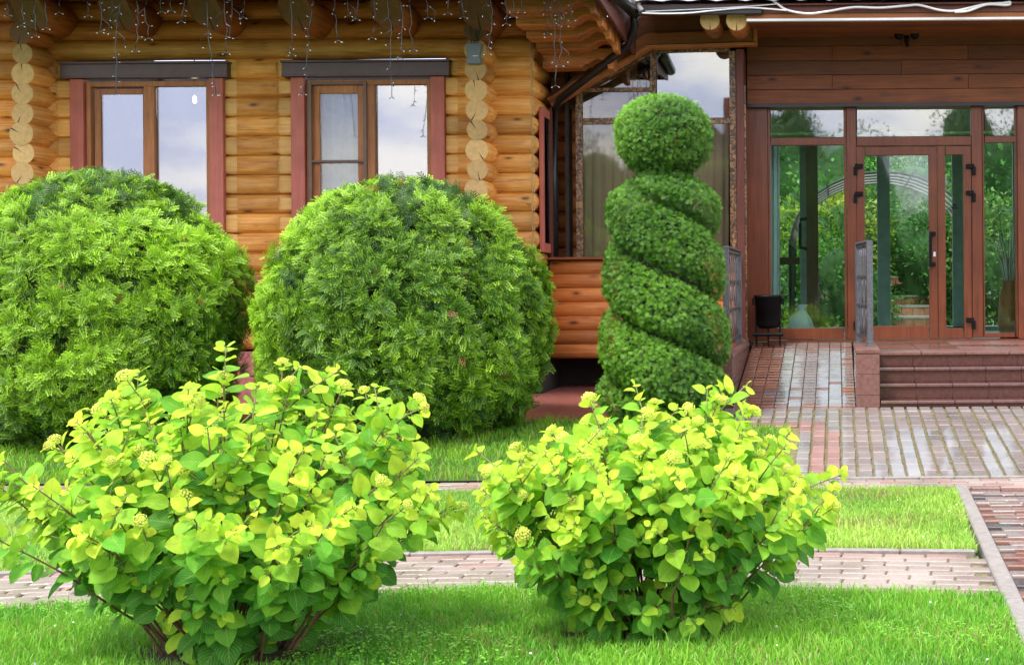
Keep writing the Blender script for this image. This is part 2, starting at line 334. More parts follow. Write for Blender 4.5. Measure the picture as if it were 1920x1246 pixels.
M['pv_rampred'] = paver_mat('paver_ramp_red', [(0.202, 0.075, 0.040), (0.229, 0.097, 0.053), (0.167, 0.062, 0.037)], rough=(0.2, 0.5), wet=0.4)
M['pv_wet'] = [paver_mat('paver_wet_pale', [(0.34, 0.29, 0.27), (0.40, 0.34, 0.31)], (0.06, 0.2), 1.0),
               paver_mat('paver_wet_red', [(0.25, 0.12, 0.095), (0.30, 0.16, 0.13)], (0.06, 0.25), 1.0),
               paver_mat('paver_wet_black', [(0.08, 0.075, 0.08), (0.1, 0.095, 0.1)], (0.06, 0.25), 1.0)]
M['floor_tile'] = simple('pale_floor_tile', (0.42, 0.4, 0.36), 0.3, var=0.1)
M['brick_red'] = simple('step_brick', (0.30, 0.11, 0.06), 0.8, var=0.35, scale=12, bump=0.3)
M['curtain'] = simple('beige_curtain', (0.55, 0.43, 0.31), 0.9, var=0.12, scale=3)
M['white_cloth'] = simple('white_cloth', (0.62, 0.66, 0.70), 0.9, var=0.08, scale=4)
M['net_cloth'] = simple('grey_net', (0.36, 0.39, 0.42), 0.9, var=0.15, scale=5)
M['roof'] = simple('grey_roof_tile', (0.22, 0.22, 0.23), 0.25, 0.2, var=0.2)
M['bark'] = simple('bark', (0.10, 0.065, 0.04), 0.9, var=0.4, scale=20, bump=0.6)
M['stem'] = simple('brown_stem', (0.17, 0.095, 0.05), 0.8, var=0.4, scale=30, bump=0.3)
M['greenstem'] = simple('green_stem', (0.20, 0.22, 0.06), 0.6, var=0.2)
M['thuja'] = leafy('thuja_foliage', 0.25, 0.5)
M['thuja_in'] = simple('thuja_inner_shade', (0.010, 0.016, 0.005), 0.9, var=0.5, scale=30, bump=0.8)  # near-black colour stands in for shade in the foliage gaps
M['crown_in'] = simple('inner_leaf_mass', (0.035, 0.09, 0.02), 0.9, var=0.6, scale=6, bump=1.0)
M['grass'] = leafy('grass_blade', 0.35, 0.4)
M['treeleaf'] = leafy('tree_leaf', 0.3, 0.5)
M['house_white'] = simple('house_plaster', (0.62, 0.6, 0.55), 0.9, var=0.05)
M['house_roof'] = simple('house_roof', (0.09, 0.07, 0.07), 0.7)
m_, t_, p_, o_ = mat('rust_gold_frame'); v_ = coord(t_)
n_ = nd(t_, 'ShaderNodeTexNoise', {'Vector': v_, 'Scale': 26.0, 'Detail': 5.0, 'Distortion': 1.2})
t_.links.new(ramp(t_, n_.outputs['Fac'], [(0.40, (0.045, 0.022, 0.012)), (0.50, (0.13, 0.062, 0.026)), (0.6, (0.33, 0.19, 0.08))]), p_.inputs['Base Color'])
p_.inputs['Roughness'].default_value = 0.4; M['rust'] = m_
m_, t_, p_, o_ = mat('lamp_glow'); p_.inputs['Emission Color'].default_value = (1, 0.75, 0.42, 1); p_.inputs['Emission Strength'].default_value = 4.0; M['glow'] = m_

# ================================================================== ground
ys = [-90, -20, 4, 8.8, 9.62, 10.3, 11.0, 11.6, 12.25, 30, 60, 150]; xs = [-150, -40, -10, -4, 0, 4, 10, 40, 150]
gv = [(x, y, ground_h(y) - 0.06) for y in ys for x in xs]; nx = len(xs)
gf = [(j * nx + i, j * nx + i + 1, (j + 1) * nx + i + 1, (j + 1) * nx + i) for j in range(len(ys) - 1) for i in range(nx - 1)]
tag(mk('ground', gv, gf, M['ground']), kind='structure')
def sheet(name, poly, dz, m):
    """poly of (x,y); draped on the ground, split along Y where the slope begins and ends"""
    b = bmesh.new(); b.faces.new([b.verts.new((x, y, 0)) for x, y in poly])
    for yy in (9.62, 12.25):
        bmesh.ops.bisect_plane(b, geom=b.verts[:] + b.edges[:] + b.faces[:], plane_co=(0, yy, 0), plane_no=(0, 1, 0))
    bmesh.ops.triangulate(b, faces=b.faces[:])
    for v in b.verts: v.co.z = ground_h(v.co.y) + dz
    bmesh.ops.recalc_face_normals(b, faces=b.faces[:])
    vs = [tuple(v.co) for v in b.verts]; b.verts.index_update(); fs = [tuple(v.index for v in f.verts) for f in b.faces]; b.free()
    o = mk(name, vs, fs, m); 
    return tag(o, kind='structure')
KX = lambda y: 0.80 + (y - 5.9) * 0.023       # right edge of the lawns: the kerb line
# path edges: (x, y_back, y_front)
PE = [(-9.0, 5.9, 5.15), (-6.0, 6.25, 5.5)]
for a, b in (((0, 1085), (0, 1160)), ((400, 1062), (400, 1132)), ((800, 1046), (800, 1113)), ((1200, 1041), (1200, 1110)), ((1560, 1040), (1560, 1114)), ((1850, 1043), (1850, 1121))):
    p, q = gp(*a), gp(*b); PE.append((p.x, p.y, q.y))
PE[-1] = (0.73, PE[-1][1], PE[-1][2])
pxs, pyb, pyf = (np.array(c) for c in zip(*PE))
YB = lambda x: float(np.interp(x, pxs, pyb)); YF = lambda x: float(np.interp(x, pxs, pyf))
lx = list(np.linspace(-9, 0.715, 14))
MIDB = 9.17                                     # back edge of the middle lawn
front_poly = [(-9, 2.0), (KX(2) - 0.085, 2.0), (KX(6) - 0.085, YF(0.7))] + [(x, YF(x)) for x in reversed(lx)]
mid_poly = [(x, YB(x) + 0.05) for x in lx] + [(KX(MIDB) - 0.085, MIDB), (-9, MIDB)]
sheet('front_lawn', front_poly, 0.012, M['turf']); sheet('middle_lawn', mid_poly, 0.012, M['turf'])
back_polys = [[(-9, 9.665), (-0.43, 9.655), (-0.40, 11.3), (-0.95, 11.42), (-2.2, 11.75), (-9, 11.95)]]
sheet('back_lawn', back_polys[0], 0.012, M['turf'])
sheet('planting_bed', [(-9, 11.97), (-2.2, 11.77), (-1.2, 11.55), (-1.22, 15.5), (-3.1, 15.5), (-3.1, 14.3), (-9, 14.2)], 0.0, M['redpave'])

# ---- pavers: shared unit meshes
def paver_mesh(name, w, l, h, m, bv=0.006):
    me = bpy.data.meshes.new(name); me.from_pydata(boxv(-w / 2, w / 2, -l / 2, l / 2, -h, 0), [], BF); me.materials.append(m); bev(me, bv); me.update(); return me
SLOPE = math.atan2(0.26, 12.25 - 9.62)
# front pavement: long rows of pavers running towards the steps
sheet('pavement', [(-0.41, 9.62), (5, 9.62), (5, 12.24), (-1.15, 12.24), (-1.15, 11.5), (-0.41, 11.4)], 0.0, M['joint'])
pavement = bpy.data.objects['pavement']
mg = paver_mesh('paver', 0.098, 0.196, 0.05, M['pv_grey']); mp_ = paver_mesh('paver', 0.098, 0.196, 0.05, M['pv_pink'])
for c in range(28):
    x = -1.08 + c * 0.1165
    for r in range(13):
        y = 9.73 + r * 0.2
        if x < -0.36 and y < 11.5: continue
        if x > y * 0.1385 + 0.12: continue
        pink = (-0.16 < x < 0.02 and y < 11.3) or (11.3 < y < 11.6 and x < -0.1)
        put('paver', mp_ if pink else mg, (x + random.uniform(-.003, .003), y, ground_h(y) + 0.022 + random.uniform(-.002, .002)), pavement, (SLOPE + random.uniform(-.006, .006), random.uniform(-.012, .012), random.uniform(-.012, .012)))
stf = MB()
for c in range(12):
    for r in range(13):
        x, y = 1.84 + c * 0.1165, 9.73 + r * 0.2
        if x > 3.3: break
        if x > y * 0.1385 + 0.2:
            stf.add([(x + a, y + b, ground_h(y + b) + z) for a in (-.049, .049) for b in (-.098, .098) for z in (-.02, .022)], BF)
tag(stf.build('far_pavers', M['pv_grey'], pavement), kind='stuff')
# kerb lip along the foot of the pavement
cross = sheet('cross_path', [(-9, 9.17), (5, 9.17), (5, 9.6), (-9, 9.675)], 0.0, M['joint'])
m1 = paver_mesh('paver', 0.196, 0.098, 0.05, M['pv_path']); m2 = paver_mesh('paver', 0.196, 0.098, 0.05, M['pv_pathpink'])
for r in range(4):
    for c in range(44):
        x = -6.4 + c * 0.2 + (0.1 if r % 2 else 0); y = 9.22 + r * 0.103
        if -5.2 < x < -2.75: continue
        put('paver', random.choice([m1, m2]), (x, y, 0.016 + random.uniform(-.002, .002)), cross, (random.uniform(-.01, .01), random.uniform(-.01, .01), 0))
for c in range(16):
    box('kerb_stone', -0.42 + c * 0.25, -0.18 + c * 0.25, 9.6, 9.645, -0.03, 0.028, M['kerb'], pavement, bevel=0.006)
# narrow path between the lawns
pp = [(x, YB(x) + 0.05) for x in lx] + [(x, YF(x)) for x in reversed(lx)]
path = sheet('brick_path', pp, -0.004, M['joint'])
NR = 9
p1 = paver_mesh('paver', 0.205, 0.088, 0.05, M['pv_path']); p2 = paver_mesh('paver', 0.205, 0.088, 0.05, M['pv_pathpink'])
for r in range(NR):
    for c in range(24):
        x = -4.35 + c * 0.213 + (0.106 if r % 2 else 0)
        if x > 0.66: continue
        f = (r + 0.5) / NR; y = YF(x) + (YB(x) - YF(x)) * f
        sl_ = (YF(x + .1) + (YB(x + .1) - YF(x + .1)) * f) - (YF(x - .1) + (YB(x - .1) - YF(x - .1)) * f)
        put('paver', p2 if (r in (0, NR - 1) or random.random() < 0.08) else p1, (x, y, 0.014 + random.uniform(-.003, .003)), path, (random.uniform(-.015, .015), random.uniform(-.012, .012), math.atan2(sl_, 0.2)))
for i in range(12):                                 # kerb along the far side of the path
    x0, x1 = -4.3 + i * 0.42, -4.3 + i * 0.42 + 0.415
    if x0 > 0.7: break
    x1 = min(x1, 0.70)
    v = [(x, YB(x) + d, z) for x in (x0, x1) for d in (0.004, 0.05) for z in (-0.03, 0.03)]
    mk('kerb_stone', v, BF, M['kerb'], path, bevel=0.006)
# kerb on the right, flush stones
kerb = sheet('plaza', [(KX(2) + 0.0, 2.0), (6, 2.0), (6, 9.165), (KX(9.16), 9.165)], -0.006, M['joint_wet'])
for i in range(14):
    y0 = 2.5 + i * 0.478; y1 = y0 + 0.472
    v = [(KX(y) + d, y, z) for d in (-0.085, -0.004) for y in (y0, y1) for z in (-0.04, 0.034)]
    mk('kerb_stone', v, BF, M['kerb'], kerb, bevel=0.008)
wm = [paver_mesh('paver', 0.205, 0.098, 0.05, m) for m in M['pv_wet']]
for r in range(33):
    y = 5.65 + r * 0.106
    rowc = random.choices([0, 1, 2], [0.5, 0.4, 0.1])[0]
    for c in range(5):
        x = KX(y) + 0.108 + c * 0.21 + (0.08 if r % 2 else 0)
        if x > y * 0.1385 + 0.25: break
        k = rowc if random.random() < 0.85 else random.choices([0, 1, 2], [0.5, 0.38, 0.14])[0]
        put('paver', wm[k], (x, y, 0.01 + random.uniform(-.002, .002)), kerb, (random.uniform(-.012, .012), random.uniform(-.012, .012), 0))

# ================================================================== steps, ramp
FL = 0.733
steps = thing('entrance_steps', 'four wet red brown tiled steps up to the glass entrance door', 'steps', (1.6, 13.4, 0.26))
edge = [(13.0, FL), (12.75, 0.60), (12.5, 0.467), (12.25, 0.334)]
for i, (y, z) in enumerate(edge):
    yb = 15.44 if i == 0 else edge[i - 1][0] + 0.02
    zb = 0.24
    box('step', 0.388, 4.0, y + 0.02, yb, zb, z - 0.03, M['granite'], steps)
    zl = edge[i + 1][1] if i < 3 else 0.262
    for k in range(11):                       # riser tiles, tread slabs
        x0 = 0.392 + k * 0.335
        box('riser_tile', x0, x0 + 0.331, y + 0.006, y + 0.02, zl + 0.002, z - 0.031, M['granite'], steps)
        if i > 0: box('tread_slab', x0, x0 + 0.332, y - 0.012, edge[i - 1][0] + 0.004, z - 0.029, z, M['wet_tread'], steps, bevel=0.005)
for k in range(8):
    for j in range(5):
        x0, y0 = 0.392 + k * 0.42, (12.988 if j == 0 else 13.0 + j * 0.488); y1 = 13.0 + (j + 1) * 0.488 - 0.005
        box('porch_tile', x0, x0 + 0.415, y0, y1, FL - 0.029, FL + random.uniform(-.001, .001), M['pv_ramp'] if j == 2 or (j > 0 and x0 < 0.9) else M['granite2'], steps, bevel=0.004)
ramp_o = thing('entrance_ramp', 'wet block paved ramp between low tiled walls left of the steps', 'ramp', (-0.4, 13.8, 0.26))
RS = math.atan2(FL - 0.26, 3.15)
mk('ramp_bed', [(x, y, z) for x in (-0.95, 0.17) for y, z in ((12.2, 0.1), (12.2, 0.24), (15.43, 0.1), (15.43, 0.715))], BF, M['joint_wet'], ramp_o)
r1 = paver_mesh('paver', 0.119, 0.117, 0.04, M['pv_ramp'], 0.005); r2 = paver_mesh('paver', 0.119, 0.117, 0.04, M['pv_rampred'], 0.005)
for c in range(9):
    for r in range(25):
        x = -0.888 + c * 0.1245; y = 12.31 + r * 0.1245; z = 0.265 + (y - 12.25) * math.tan(RS)
        red = (c < 2) or (c == 2 and random.random() < 0.8) or r == 0 or (r < 9 and random.random() < 0.22 - 0.02 * r) or (c == 8 and random.random() < .3)
        put('paver', r2 if red else r1, (x, y, z), ramp_o, (RS + random.uniform(-.01, .01), random.uniform(-.012, .012), random.uniform(-.01, .01)))
def low_wall(x0, x1, y0, y1, z1, nz, ny):
    box('wall_core', x0 + 0.012, x1 - 0.012, y0 + 0.012, y1, 0.1, z1 - 0.04, M['granite'], ramp_o)
    zz = np.linspace(0.2, z1 - 0.04, nz + 1)
    for k in range(nz):
        box('front_tile', x0, x1, y0, y0 + 0.014, zz[k] + 0.002, zz[k + 1] - 0.002, M['granite2'], ramp_o, bevel=0.002)
        yy = np.linspace(y0 + 0.016, y1, ny + 1)
        for j in range(ny):
            for xa in (x0 + 0.001, x1 - 0.013):
                box('side_tile', xa, xa + 0.012, yy[j] + 0.002, yy[j + 1] - 0.002, zz[k] + 0.002, zz[k + 1] - 0.002, M['granite'], ramp_o, bevel=0.002)
    yy = np.linspace(y0, y1, ny + 1)
    for j in range(ny):
        box('coping', x0 - 0.006, x1 + 0.006, yy[j] - 0.006, yy[j + 1] - 0.004, z1 - 0.038, z1, M['granite2'], ramp_o, bevel=0.004)
low_wall(0.172, 0.384, 12.24, 13.7, 0.80, 3, 3)
low_wall(-1.17, -0.955, 12.45, 14.85, 0.76, 2, 5)

def railing(name, label, x, y0, y1, z0, h, skew=0.0):
    xx = x
    t = thing(name, label, 'railing', (x, (y0 + y1) / 2, z0), 'wrought iron railings'); t.rotation_euler.z = skew
    for y in (y0, y1):
        p = MB(); p.box(x - 0.03, x + 0.03, y - 0.025, y + 0.025, z0, z0 + h + 0.015); p.box(x - 0.045, x + 0.045, y - 0.045, y + 0.045, z0, z0 + 0.012); p.build('post', M['iron'], t, bevel=0.003)
    for q in (0.08, 0.38, 0.66, h - 0.02):
        MB().box(x - 0.012, x + 0.012, y0 + 0.02, y1 - 0.02, z0 + q - 0.012, z0 + q + 0.012).build('rail', M['iron'], t)
    n = 6
    for i in range(1, n):
        y = y0 + (y1 - y0) * i / n
        MB().tube([(x + 0.004 * math.sin(k * 2.2), y, z0 + 0.09 + (h - 0.12) * k / 8) for k in range(9)], 0.008, 6).build('baluster', M['iron'], t, True)
        s_ = MB()
        for q0, q1 in ((0.40, 0.65), (0.1, 0.37)):
            s_.tube([(x, y + 0.05 * math.sin(math.pi * k / 8) * (1 if i % 2 else -1), z0 + q0 + (q1 - q0) * k / 8) for k in range(9)], 0.006, 6)
        s_.build('scroll', M['iron'], t, True)
    MB().box(x - 0.03, x + 0.03, y0 - 0.025, y1 + 0.025, z0 + h, z0 + h + 0.02).build('handrail', M['iron'], t, bevel=0.004)
    return t
railing('iron_railing', 'grey wrought iron railing panel on low wall in front of the door', 0.268, 12.92, 13.66, 0.80, 0.98, 0.13)
railing('iron_railing', 'grey wrought iron railing panel half hidden behind the spiral topiary', -1.06, 13.1, 14.8, 0.76, 0.98)

# ================================================================== log cottage
YW = 14.2; RL = 0.108; PITCH = 0.2028; Z0 = 0.75
house = thing('log_cottage', 'golden log cottage with two red trimmed windows and stacked log corners', 'house', (-6.0, 16.5, 0.26))
def log_mesh(length, r, scoopL=0.0, scoopR=0.0, N=20, m=('log', 'log_end'), wob=0.004, undercut=0.0):
    """along local X, front is -Y.  scoop: the flattened tongue at an end that meets a window"""
    h = length / 2; st = [-h]
    if scoopL: st += [-h + scoopL - 0.004, -h + scoopL + 0.004]
    a = st[-1]; b = h - (scoopR + 0.004 if scoopR else 0)
    k = max(2, int((b - a) / 0.5)); st += [a + (b - a) * i / k for i in range(1, k)]
    st += [b]
    if scoopR: st += [h - scoopR + 0.004, h]
    v = []; ph = random.random() * 6
    for x in st:
        rr = r + wob * math.sin(x * 2.3 + ph) 
        flat = (scoopL and x < -h + scoopL) or (scoopR and x > h - scoopR)
        dy = wob * math.sin(x * 1.7 + ph * 2)
        for i in range(N):
            t = 2 * math.pi * i / N; cy = -math.cos(t) * rr; cz = math.sin(t) * rr
            if flat:
                cy = max(cy, -0.68 * rr)
            xx = x
            if scoopL and abs(x + h - scoopL) < 0.006: xx = x - 0.055 * (cz / rr) ** 4
            if scoopR and abs(x - h + scoopR) < 0.006: xx = x + 0.055 * (cz / rr) ** 4
            if undercut and x == -h and cz < 0.03: xx = x + (0.03 - cz) * undercut
            v.append((xx, cy + dy, cz))
    n = len(st); f = [(j * N + i, j * N + (i + 1) % N, (j + 1) * N + (i + 1) % N, (j + 1) * N + i) for j in range(n - 1) for i in range(N)]
    f += [tuple(range(N - 1, -1, -1)), tuple((n - 1) * N + i for i in range(N))]
    me = bpy.data.meshes.new('log'); me.from_pydata(v, [], f)
    me.materials.append(M[m[0]]); me.materials.append(M[m[1]]); me.materials.append(M['log_cut'])
    sm = [True] * (len(f) - 2) + [False] * 2; mi = [0] * (len(f) - 2) + [1, 1]
    for q, fc in enumerate(f[:-2]):
        xm = sum(v[i][0] for i in fc) / 4; ym = sum(v[i][1] for i in fc) / 4
        if ((scoopL and xm < -h + scoopL + .002) or (scoopR and xm > h - scoopR - .002)) and ym < -0.6 * r: mi[q] = 2; sm[q] = False
    me.polygons.foreach_set('use_smooth', sm); me.polygons.foreach_set('material_index', mi)
    b_ = bmesh.new(); b_.from_mesh(me); bmesh.ops.recalc_face_normals(b_, faces=b_.faces[:])
    b_.to_mesh(me); b_.free(); me.update()
    me.polygons.foreach_set('use_smooth', sm); me.update()
    return me
def xlog(x0, x1, z, sl=0, sr=0, m=('log', 'log_end'), y=YW + RL, r=RL, name='log'):
    return put(name, log_mesh(x1 - x0, r, sl, sr, m=m), ((x0 + x1) / 2, y + random.uniform(-.004, .004), z), house)
XR = at(995, 250, YW).x; XLEFT = -9.6
w1 = (at(132, 250, YW).x, at(419, 250, YW).x); w2 = (at(546, 250, YW).x, at(834, 250, YW).x)
ZS = Z0 + PITCH * 5; ZT = Z0 + PITCH * 15
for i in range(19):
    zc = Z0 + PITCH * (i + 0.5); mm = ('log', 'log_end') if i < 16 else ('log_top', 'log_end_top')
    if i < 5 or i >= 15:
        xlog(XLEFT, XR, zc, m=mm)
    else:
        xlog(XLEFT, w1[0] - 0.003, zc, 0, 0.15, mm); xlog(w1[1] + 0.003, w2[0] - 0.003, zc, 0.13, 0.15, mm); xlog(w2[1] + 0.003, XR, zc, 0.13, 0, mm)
# crossing walls: protruding log ends
for X in (-8.27, -3.65):
    for i in range(19):
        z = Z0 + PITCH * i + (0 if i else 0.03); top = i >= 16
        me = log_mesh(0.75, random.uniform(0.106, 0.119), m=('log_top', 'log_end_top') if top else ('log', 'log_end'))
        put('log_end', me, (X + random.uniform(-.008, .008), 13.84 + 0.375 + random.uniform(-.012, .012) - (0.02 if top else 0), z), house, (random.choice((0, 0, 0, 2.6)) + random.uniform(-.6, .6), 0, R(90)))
# side wall of the cottage, facing right, and its inner skin
for i in range(19):
    put('log', log_mesh(1.0, RL), (XR - 0.09, 14.78, Z0 + PITCH * (i + 0.5) + 0.02), house, (0, 0, R(90)))
box('inner_wall', XLEFT, XR - 0.12, 19.3, 19.4, 0.3, 4.6, M['room'], house)
box('room_floor', XLEFT, XR - 0.12, 14.45, 19.3, 0.9, 0.95, M['dark_room'], house)
box('inner_wall', XR - 0.2, XR - 0.12, 14.42, 19.3, 0.95, 4.6, M['room'], house); box('inner_wall', -9.7, -9.6, 14.42, 19.3, 0.3, 4.6, M['room'], house)
# foundation of pink stone
for k in range(15):
    for j in range(2):
        x0 = XLEFT + k * 0.44 - (0.2 if j else 0); x1 = min(x0 + 0.432, XR - 0.02)
        if x1 - x0 > 0.05: box('foundation_stone', x0, x1, YW + 0.02 + random.uniform(-.01, .01), YW + 0.3, 0.2 + j * 0.265, 0.46 + j * 0.265, M['foundation'], house, bevel=0.012)
# windows
def window(x0, x1, px_l, px_r, left_screen):
    y = YW
    fr = MB(); zb = ZS + 0.02; zt = at(500, 146, y).z
    ax0, ax1 = x0 + 0.145, x1 - 0.145           # inner frame field
    fz1 = zt - 0.02; mid = x0 + (x1 - x0) * (0.505 if not left_screen else 0.505)
    fr.box(ax0 + 0.002, ax0 + 0.05, y + 0.03, y + 0.13, zb, fz1); fr.box(ax1 - 0.05, ax1 - 0.002, y + 0.03, y + 0.13, zb, fz1)
    fr.box(ax0 + 0.05, ax1 - 0.05, y + 0.03, y + 0.13, fz1 - 0.055, fz1 - 0.001); fr.box(ax0 + 0.05, ax1 - 0.05, y + 0.03, y + 0.13, zb, zb + 0.06)
    fr.box(mid - 0.055, mid + 0.055, y + 0.028, y + 0.128, zb + 0.06, fz1 - 0.055)
    w = fr.build('window', M['winframe'], house, bevel=0.004)
    box('casing', x0, x0 + 0.142, y - 0.012, y + 0.12, zb, zt, M['casing'], w, bevel=0.003)
    box('casing', x1 - 0.142, x1, y - 0.012, y + 0.12, zb, zt, M['casing'], w, bevel=0.003)
    box('sill', x0 - 0.05, x1 + 0.05, y - 0.06, y + 0.1, zb - 0.06, zb - 0.002, M['lintel'], w, bevel=0.004)
    lt = MB(); lt.box(x0 - 0.075, x1 + 0.065, y - 0.055, y + 0.06, zt + 0.003, zt + 0.145); lt.box(x0 - 0.085, x1 + 0.075, y - 0.075, y + 0.06, zt + 0.147, zt + 0.17); lt.box(x0 - 0.075, x1 + 0.065, y - 0.065, y - 0.054, zt + 0.003, zt + 0.022)
    lt.build('lintel', M['lintel'], w, bevel=0.003)
    l0, l1, r0, r1 = ax0 + 0.05, mid - 0.055, mid + 0.055, ax1 - 0.05; z0, z1 = zb + 0.06, fz1 - 0.055
    if not left_screen:                          # left sash set back, slightly open
        s_ = MB()
        s_.box(l0 + 0.02, l0 + 0.085, y + 0.07, y + 0.12, z0, z1 - 0.02); s_.box(l1 - 0.03, l1 - 0.002, y + 0.07, y + 0.12, z0, z1 - 0.02); s_.box(l0 + 0.085, l1 - 0.03, y + 0.07, y + 0.12, z1 - 0.075, z1 - 0.02)
        s_.build('sash', M['winframe'], w, bevel=0.003)
        box('pane', l0 + 0.086, l1 - 0.031, y + 0.09, y + 0.1, z0, z1 - 0.076, M['glass_sky'], w)
    else:
        s_ = MB(); a, b = l0 - 0.02, l1 + 0.03
        s_.box(a, a + 0.035, y + 0.005, y + 0.029, z0 - .02, z1 + .03); s_.box(b - 0.035, b, y + 0.005, y + 0.026, z0 - .02, z1 + .03); s_.box(a + .035, b - .035, y + 0.005, y + 0.027, z1, z1 + 0.03)
        zm = at(640, 302, y).z
        s_.box(a + .035, b - .035, y + 0.005, y + 0.026, zm - 0.012, zm + 0.012)
        s_.build('screen_frame', M['screenframe'], w, bevel=0.002)
        s2 = MB(); s2.box(l0, l0 + 0.08, y + 0.06, y + 0.11, z0, z1); s2.box(l1 - 0.08, l1, y + 0.06, y + 0.11, z0, z1); s2.box(l0 + .08, l1 - .08, y + 0.06, y + 0.11, z1 - 0.085, z1)
        s2.build('sash', M['winframe'], w, bevel=0.003)
        box('pane', l0 + 0.081, l1 - 0.081, y + 0.08, y + 0.09, z0, z1 - 0.086, M['glass_net'], w)
        # pale cloth behind the screen
        cv = []; n = 26
        for i in range(n + 1):
            for zz in (z0, z1):
                cv.append((l0 + (l1 - l0) * i / n, y + 0.17 + 0.012 * math.sin(i * 1.3) + 0.008 * math.sin(i * 2.9), zz))
        mk('net_curtain', cv, [(2 * i, 2 * i + 2, 2 * i + 3, 2 * i + 1) for i in range(n)], M['net_cloth'], w, True)
    box('pane', r0 + 0.001, r1 - 0.001, y + 0.075, y + 0.085, z0 + 0.001, z1 - 0.001, M['glass_sky'], w)
    return w
window(w1[0], w1[1], 132, 419, False); window(w2[0], w2[1], 546, 834, True)
# lit ceiling lamp inside the left room
lp = thing('ceiling_lamp', 'small warm lit lamp glowing inside the left cottage window', 'lamp', at(365, 176, 15.0))
c_ = at(365, 186, 15.0)
mk('lamp_shade', [(c_.x + 0.018 * math.cos(a) * w_, c_.y + 0.018 * math.sin(a) * w_, c_.z + z_ * .55) for z_, w_ in ((-0.08, .7), (-0.05, 1.0), (0.03, 1.0), (0.07, .5)) for a in np.linspace(0, 2 * math.pi, 12, endpoint=False)],
   [(j * 12 + i, j * 12 + (i + 1) % 12, (j + 1) * 12 + (i + 1) % 12, (j + 1) * 12 + i) for j in range(3) for i in range(12)] + [tuple(range(11, -1, -1)), tuple(range(36, 48))], M['glow'], lp, True)
MB().bar((c_.x, c_.y, c_.z + 0.07), (c_.x, c_.y, 4.55), 0.006).build('cord', M['wire'], lp)
# eave: rafters, soffit, fascia, roof
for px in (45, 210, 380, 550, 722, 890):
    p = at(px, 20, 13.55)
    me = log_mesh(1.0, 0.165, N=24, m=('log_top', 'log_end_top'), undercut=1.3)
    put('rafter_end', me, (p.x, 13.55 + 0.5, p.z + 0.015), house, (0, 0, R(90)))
XE = -2.2
EZ = lambda y: 4.06 + (y - 12.4) * 0.30
for k in range(14):
    y0 = 12.44 + k * 0.135
    mk('soffit_board', [(x, y, EZ(y) + d) for x in (XLEFT, XE) for y in (y0, y0 + 0.131) for d in (0.01, 0.03)], BF, M['brown_board'], house)
box('fascia', XLEFT, XE, 12.40, 12.43, 4.05, 4.22, M['brown_board'], house)
mk('roof', [(x, y, EZ(y) + d) for x in (XLEFT - 0.3, XE + 0.05) for y in (12.3, 18.5) for d in (0.14, 0.2)], BF, M['roof'], house)
mk('side_fascia', [(x, y, z) for x in (XE + 0.003, XE + 0.03) for y, z in ((12.35, 4.05), (12.35, 4.24), (15.6, 3.85), (15.6, 5.2))], BF, M['post'], house)
# corbelled logs under the eave at the right corner, with scalloped ends
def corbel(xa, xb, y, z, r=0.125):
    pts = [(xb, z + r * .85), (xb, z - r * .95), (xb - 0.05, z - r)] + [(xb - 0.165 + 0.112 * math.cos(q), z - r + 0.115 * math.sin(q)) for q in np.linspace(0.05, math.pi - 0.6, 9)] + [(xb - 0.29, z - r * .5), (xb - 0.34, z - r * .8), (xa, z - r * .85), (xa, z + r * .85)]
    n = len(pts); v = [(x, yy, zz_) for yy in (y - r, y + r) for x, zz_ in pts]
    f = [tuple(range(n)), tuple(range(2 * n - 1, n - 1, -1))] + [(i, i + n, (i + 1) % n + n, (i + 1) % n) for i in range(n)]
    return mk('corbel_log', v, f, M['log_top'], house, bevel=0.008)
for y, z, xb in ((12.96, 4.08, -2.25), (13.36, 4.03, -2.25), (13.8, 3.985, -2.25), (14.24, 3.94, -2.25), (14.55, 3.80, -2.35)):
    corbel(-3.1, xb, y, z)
mk('side_soffit', [(x, y, EZ(y) + d) for x in (-3.12, -2.22) for y in (14.34, 15.2) for d in (0.01, 0.03)], BF, M['brown_board'], house)
for k in range(5): box('gable_board', -3.17, -2.2, 15.17, 15.195, 3.36 + k * 0.18, 3.536 + k * 0.18, M['brown_board'], house, bevel=0.003)
# side window of the cottage with red trim
sw = box('side_window', XR + 0.02, XR + 0.06, 14.5, 14.95, 1.75, 3.3, M['casing'], house, bevel=0.004)
box('pane', XR + 0.062, XR + 0.066, 14.58, 14.86, 1.85, 3.2, M['glass_bay'], sw)
box('casing', XR + 0.063, XR + 0.08, 14.88, 15.0, 1.7, 3.35, M['post'], sw)
# recessed log wall between cottage and glazed bay
for i in range(17):
    put('log', log_mesh(0.5, RL, m=('siding', 'log_end')), (-2.98, 15.42, Z0 + PITCH * (i + 0.5) + 0.05), house)

# ================================================================== glazed entrance wing
ent = thing('glazed_entrance', 'brown framed glass entrance porch with plank wall above the doors', 'building', (0.6, 15.6, 0.26))
YD = 15.45
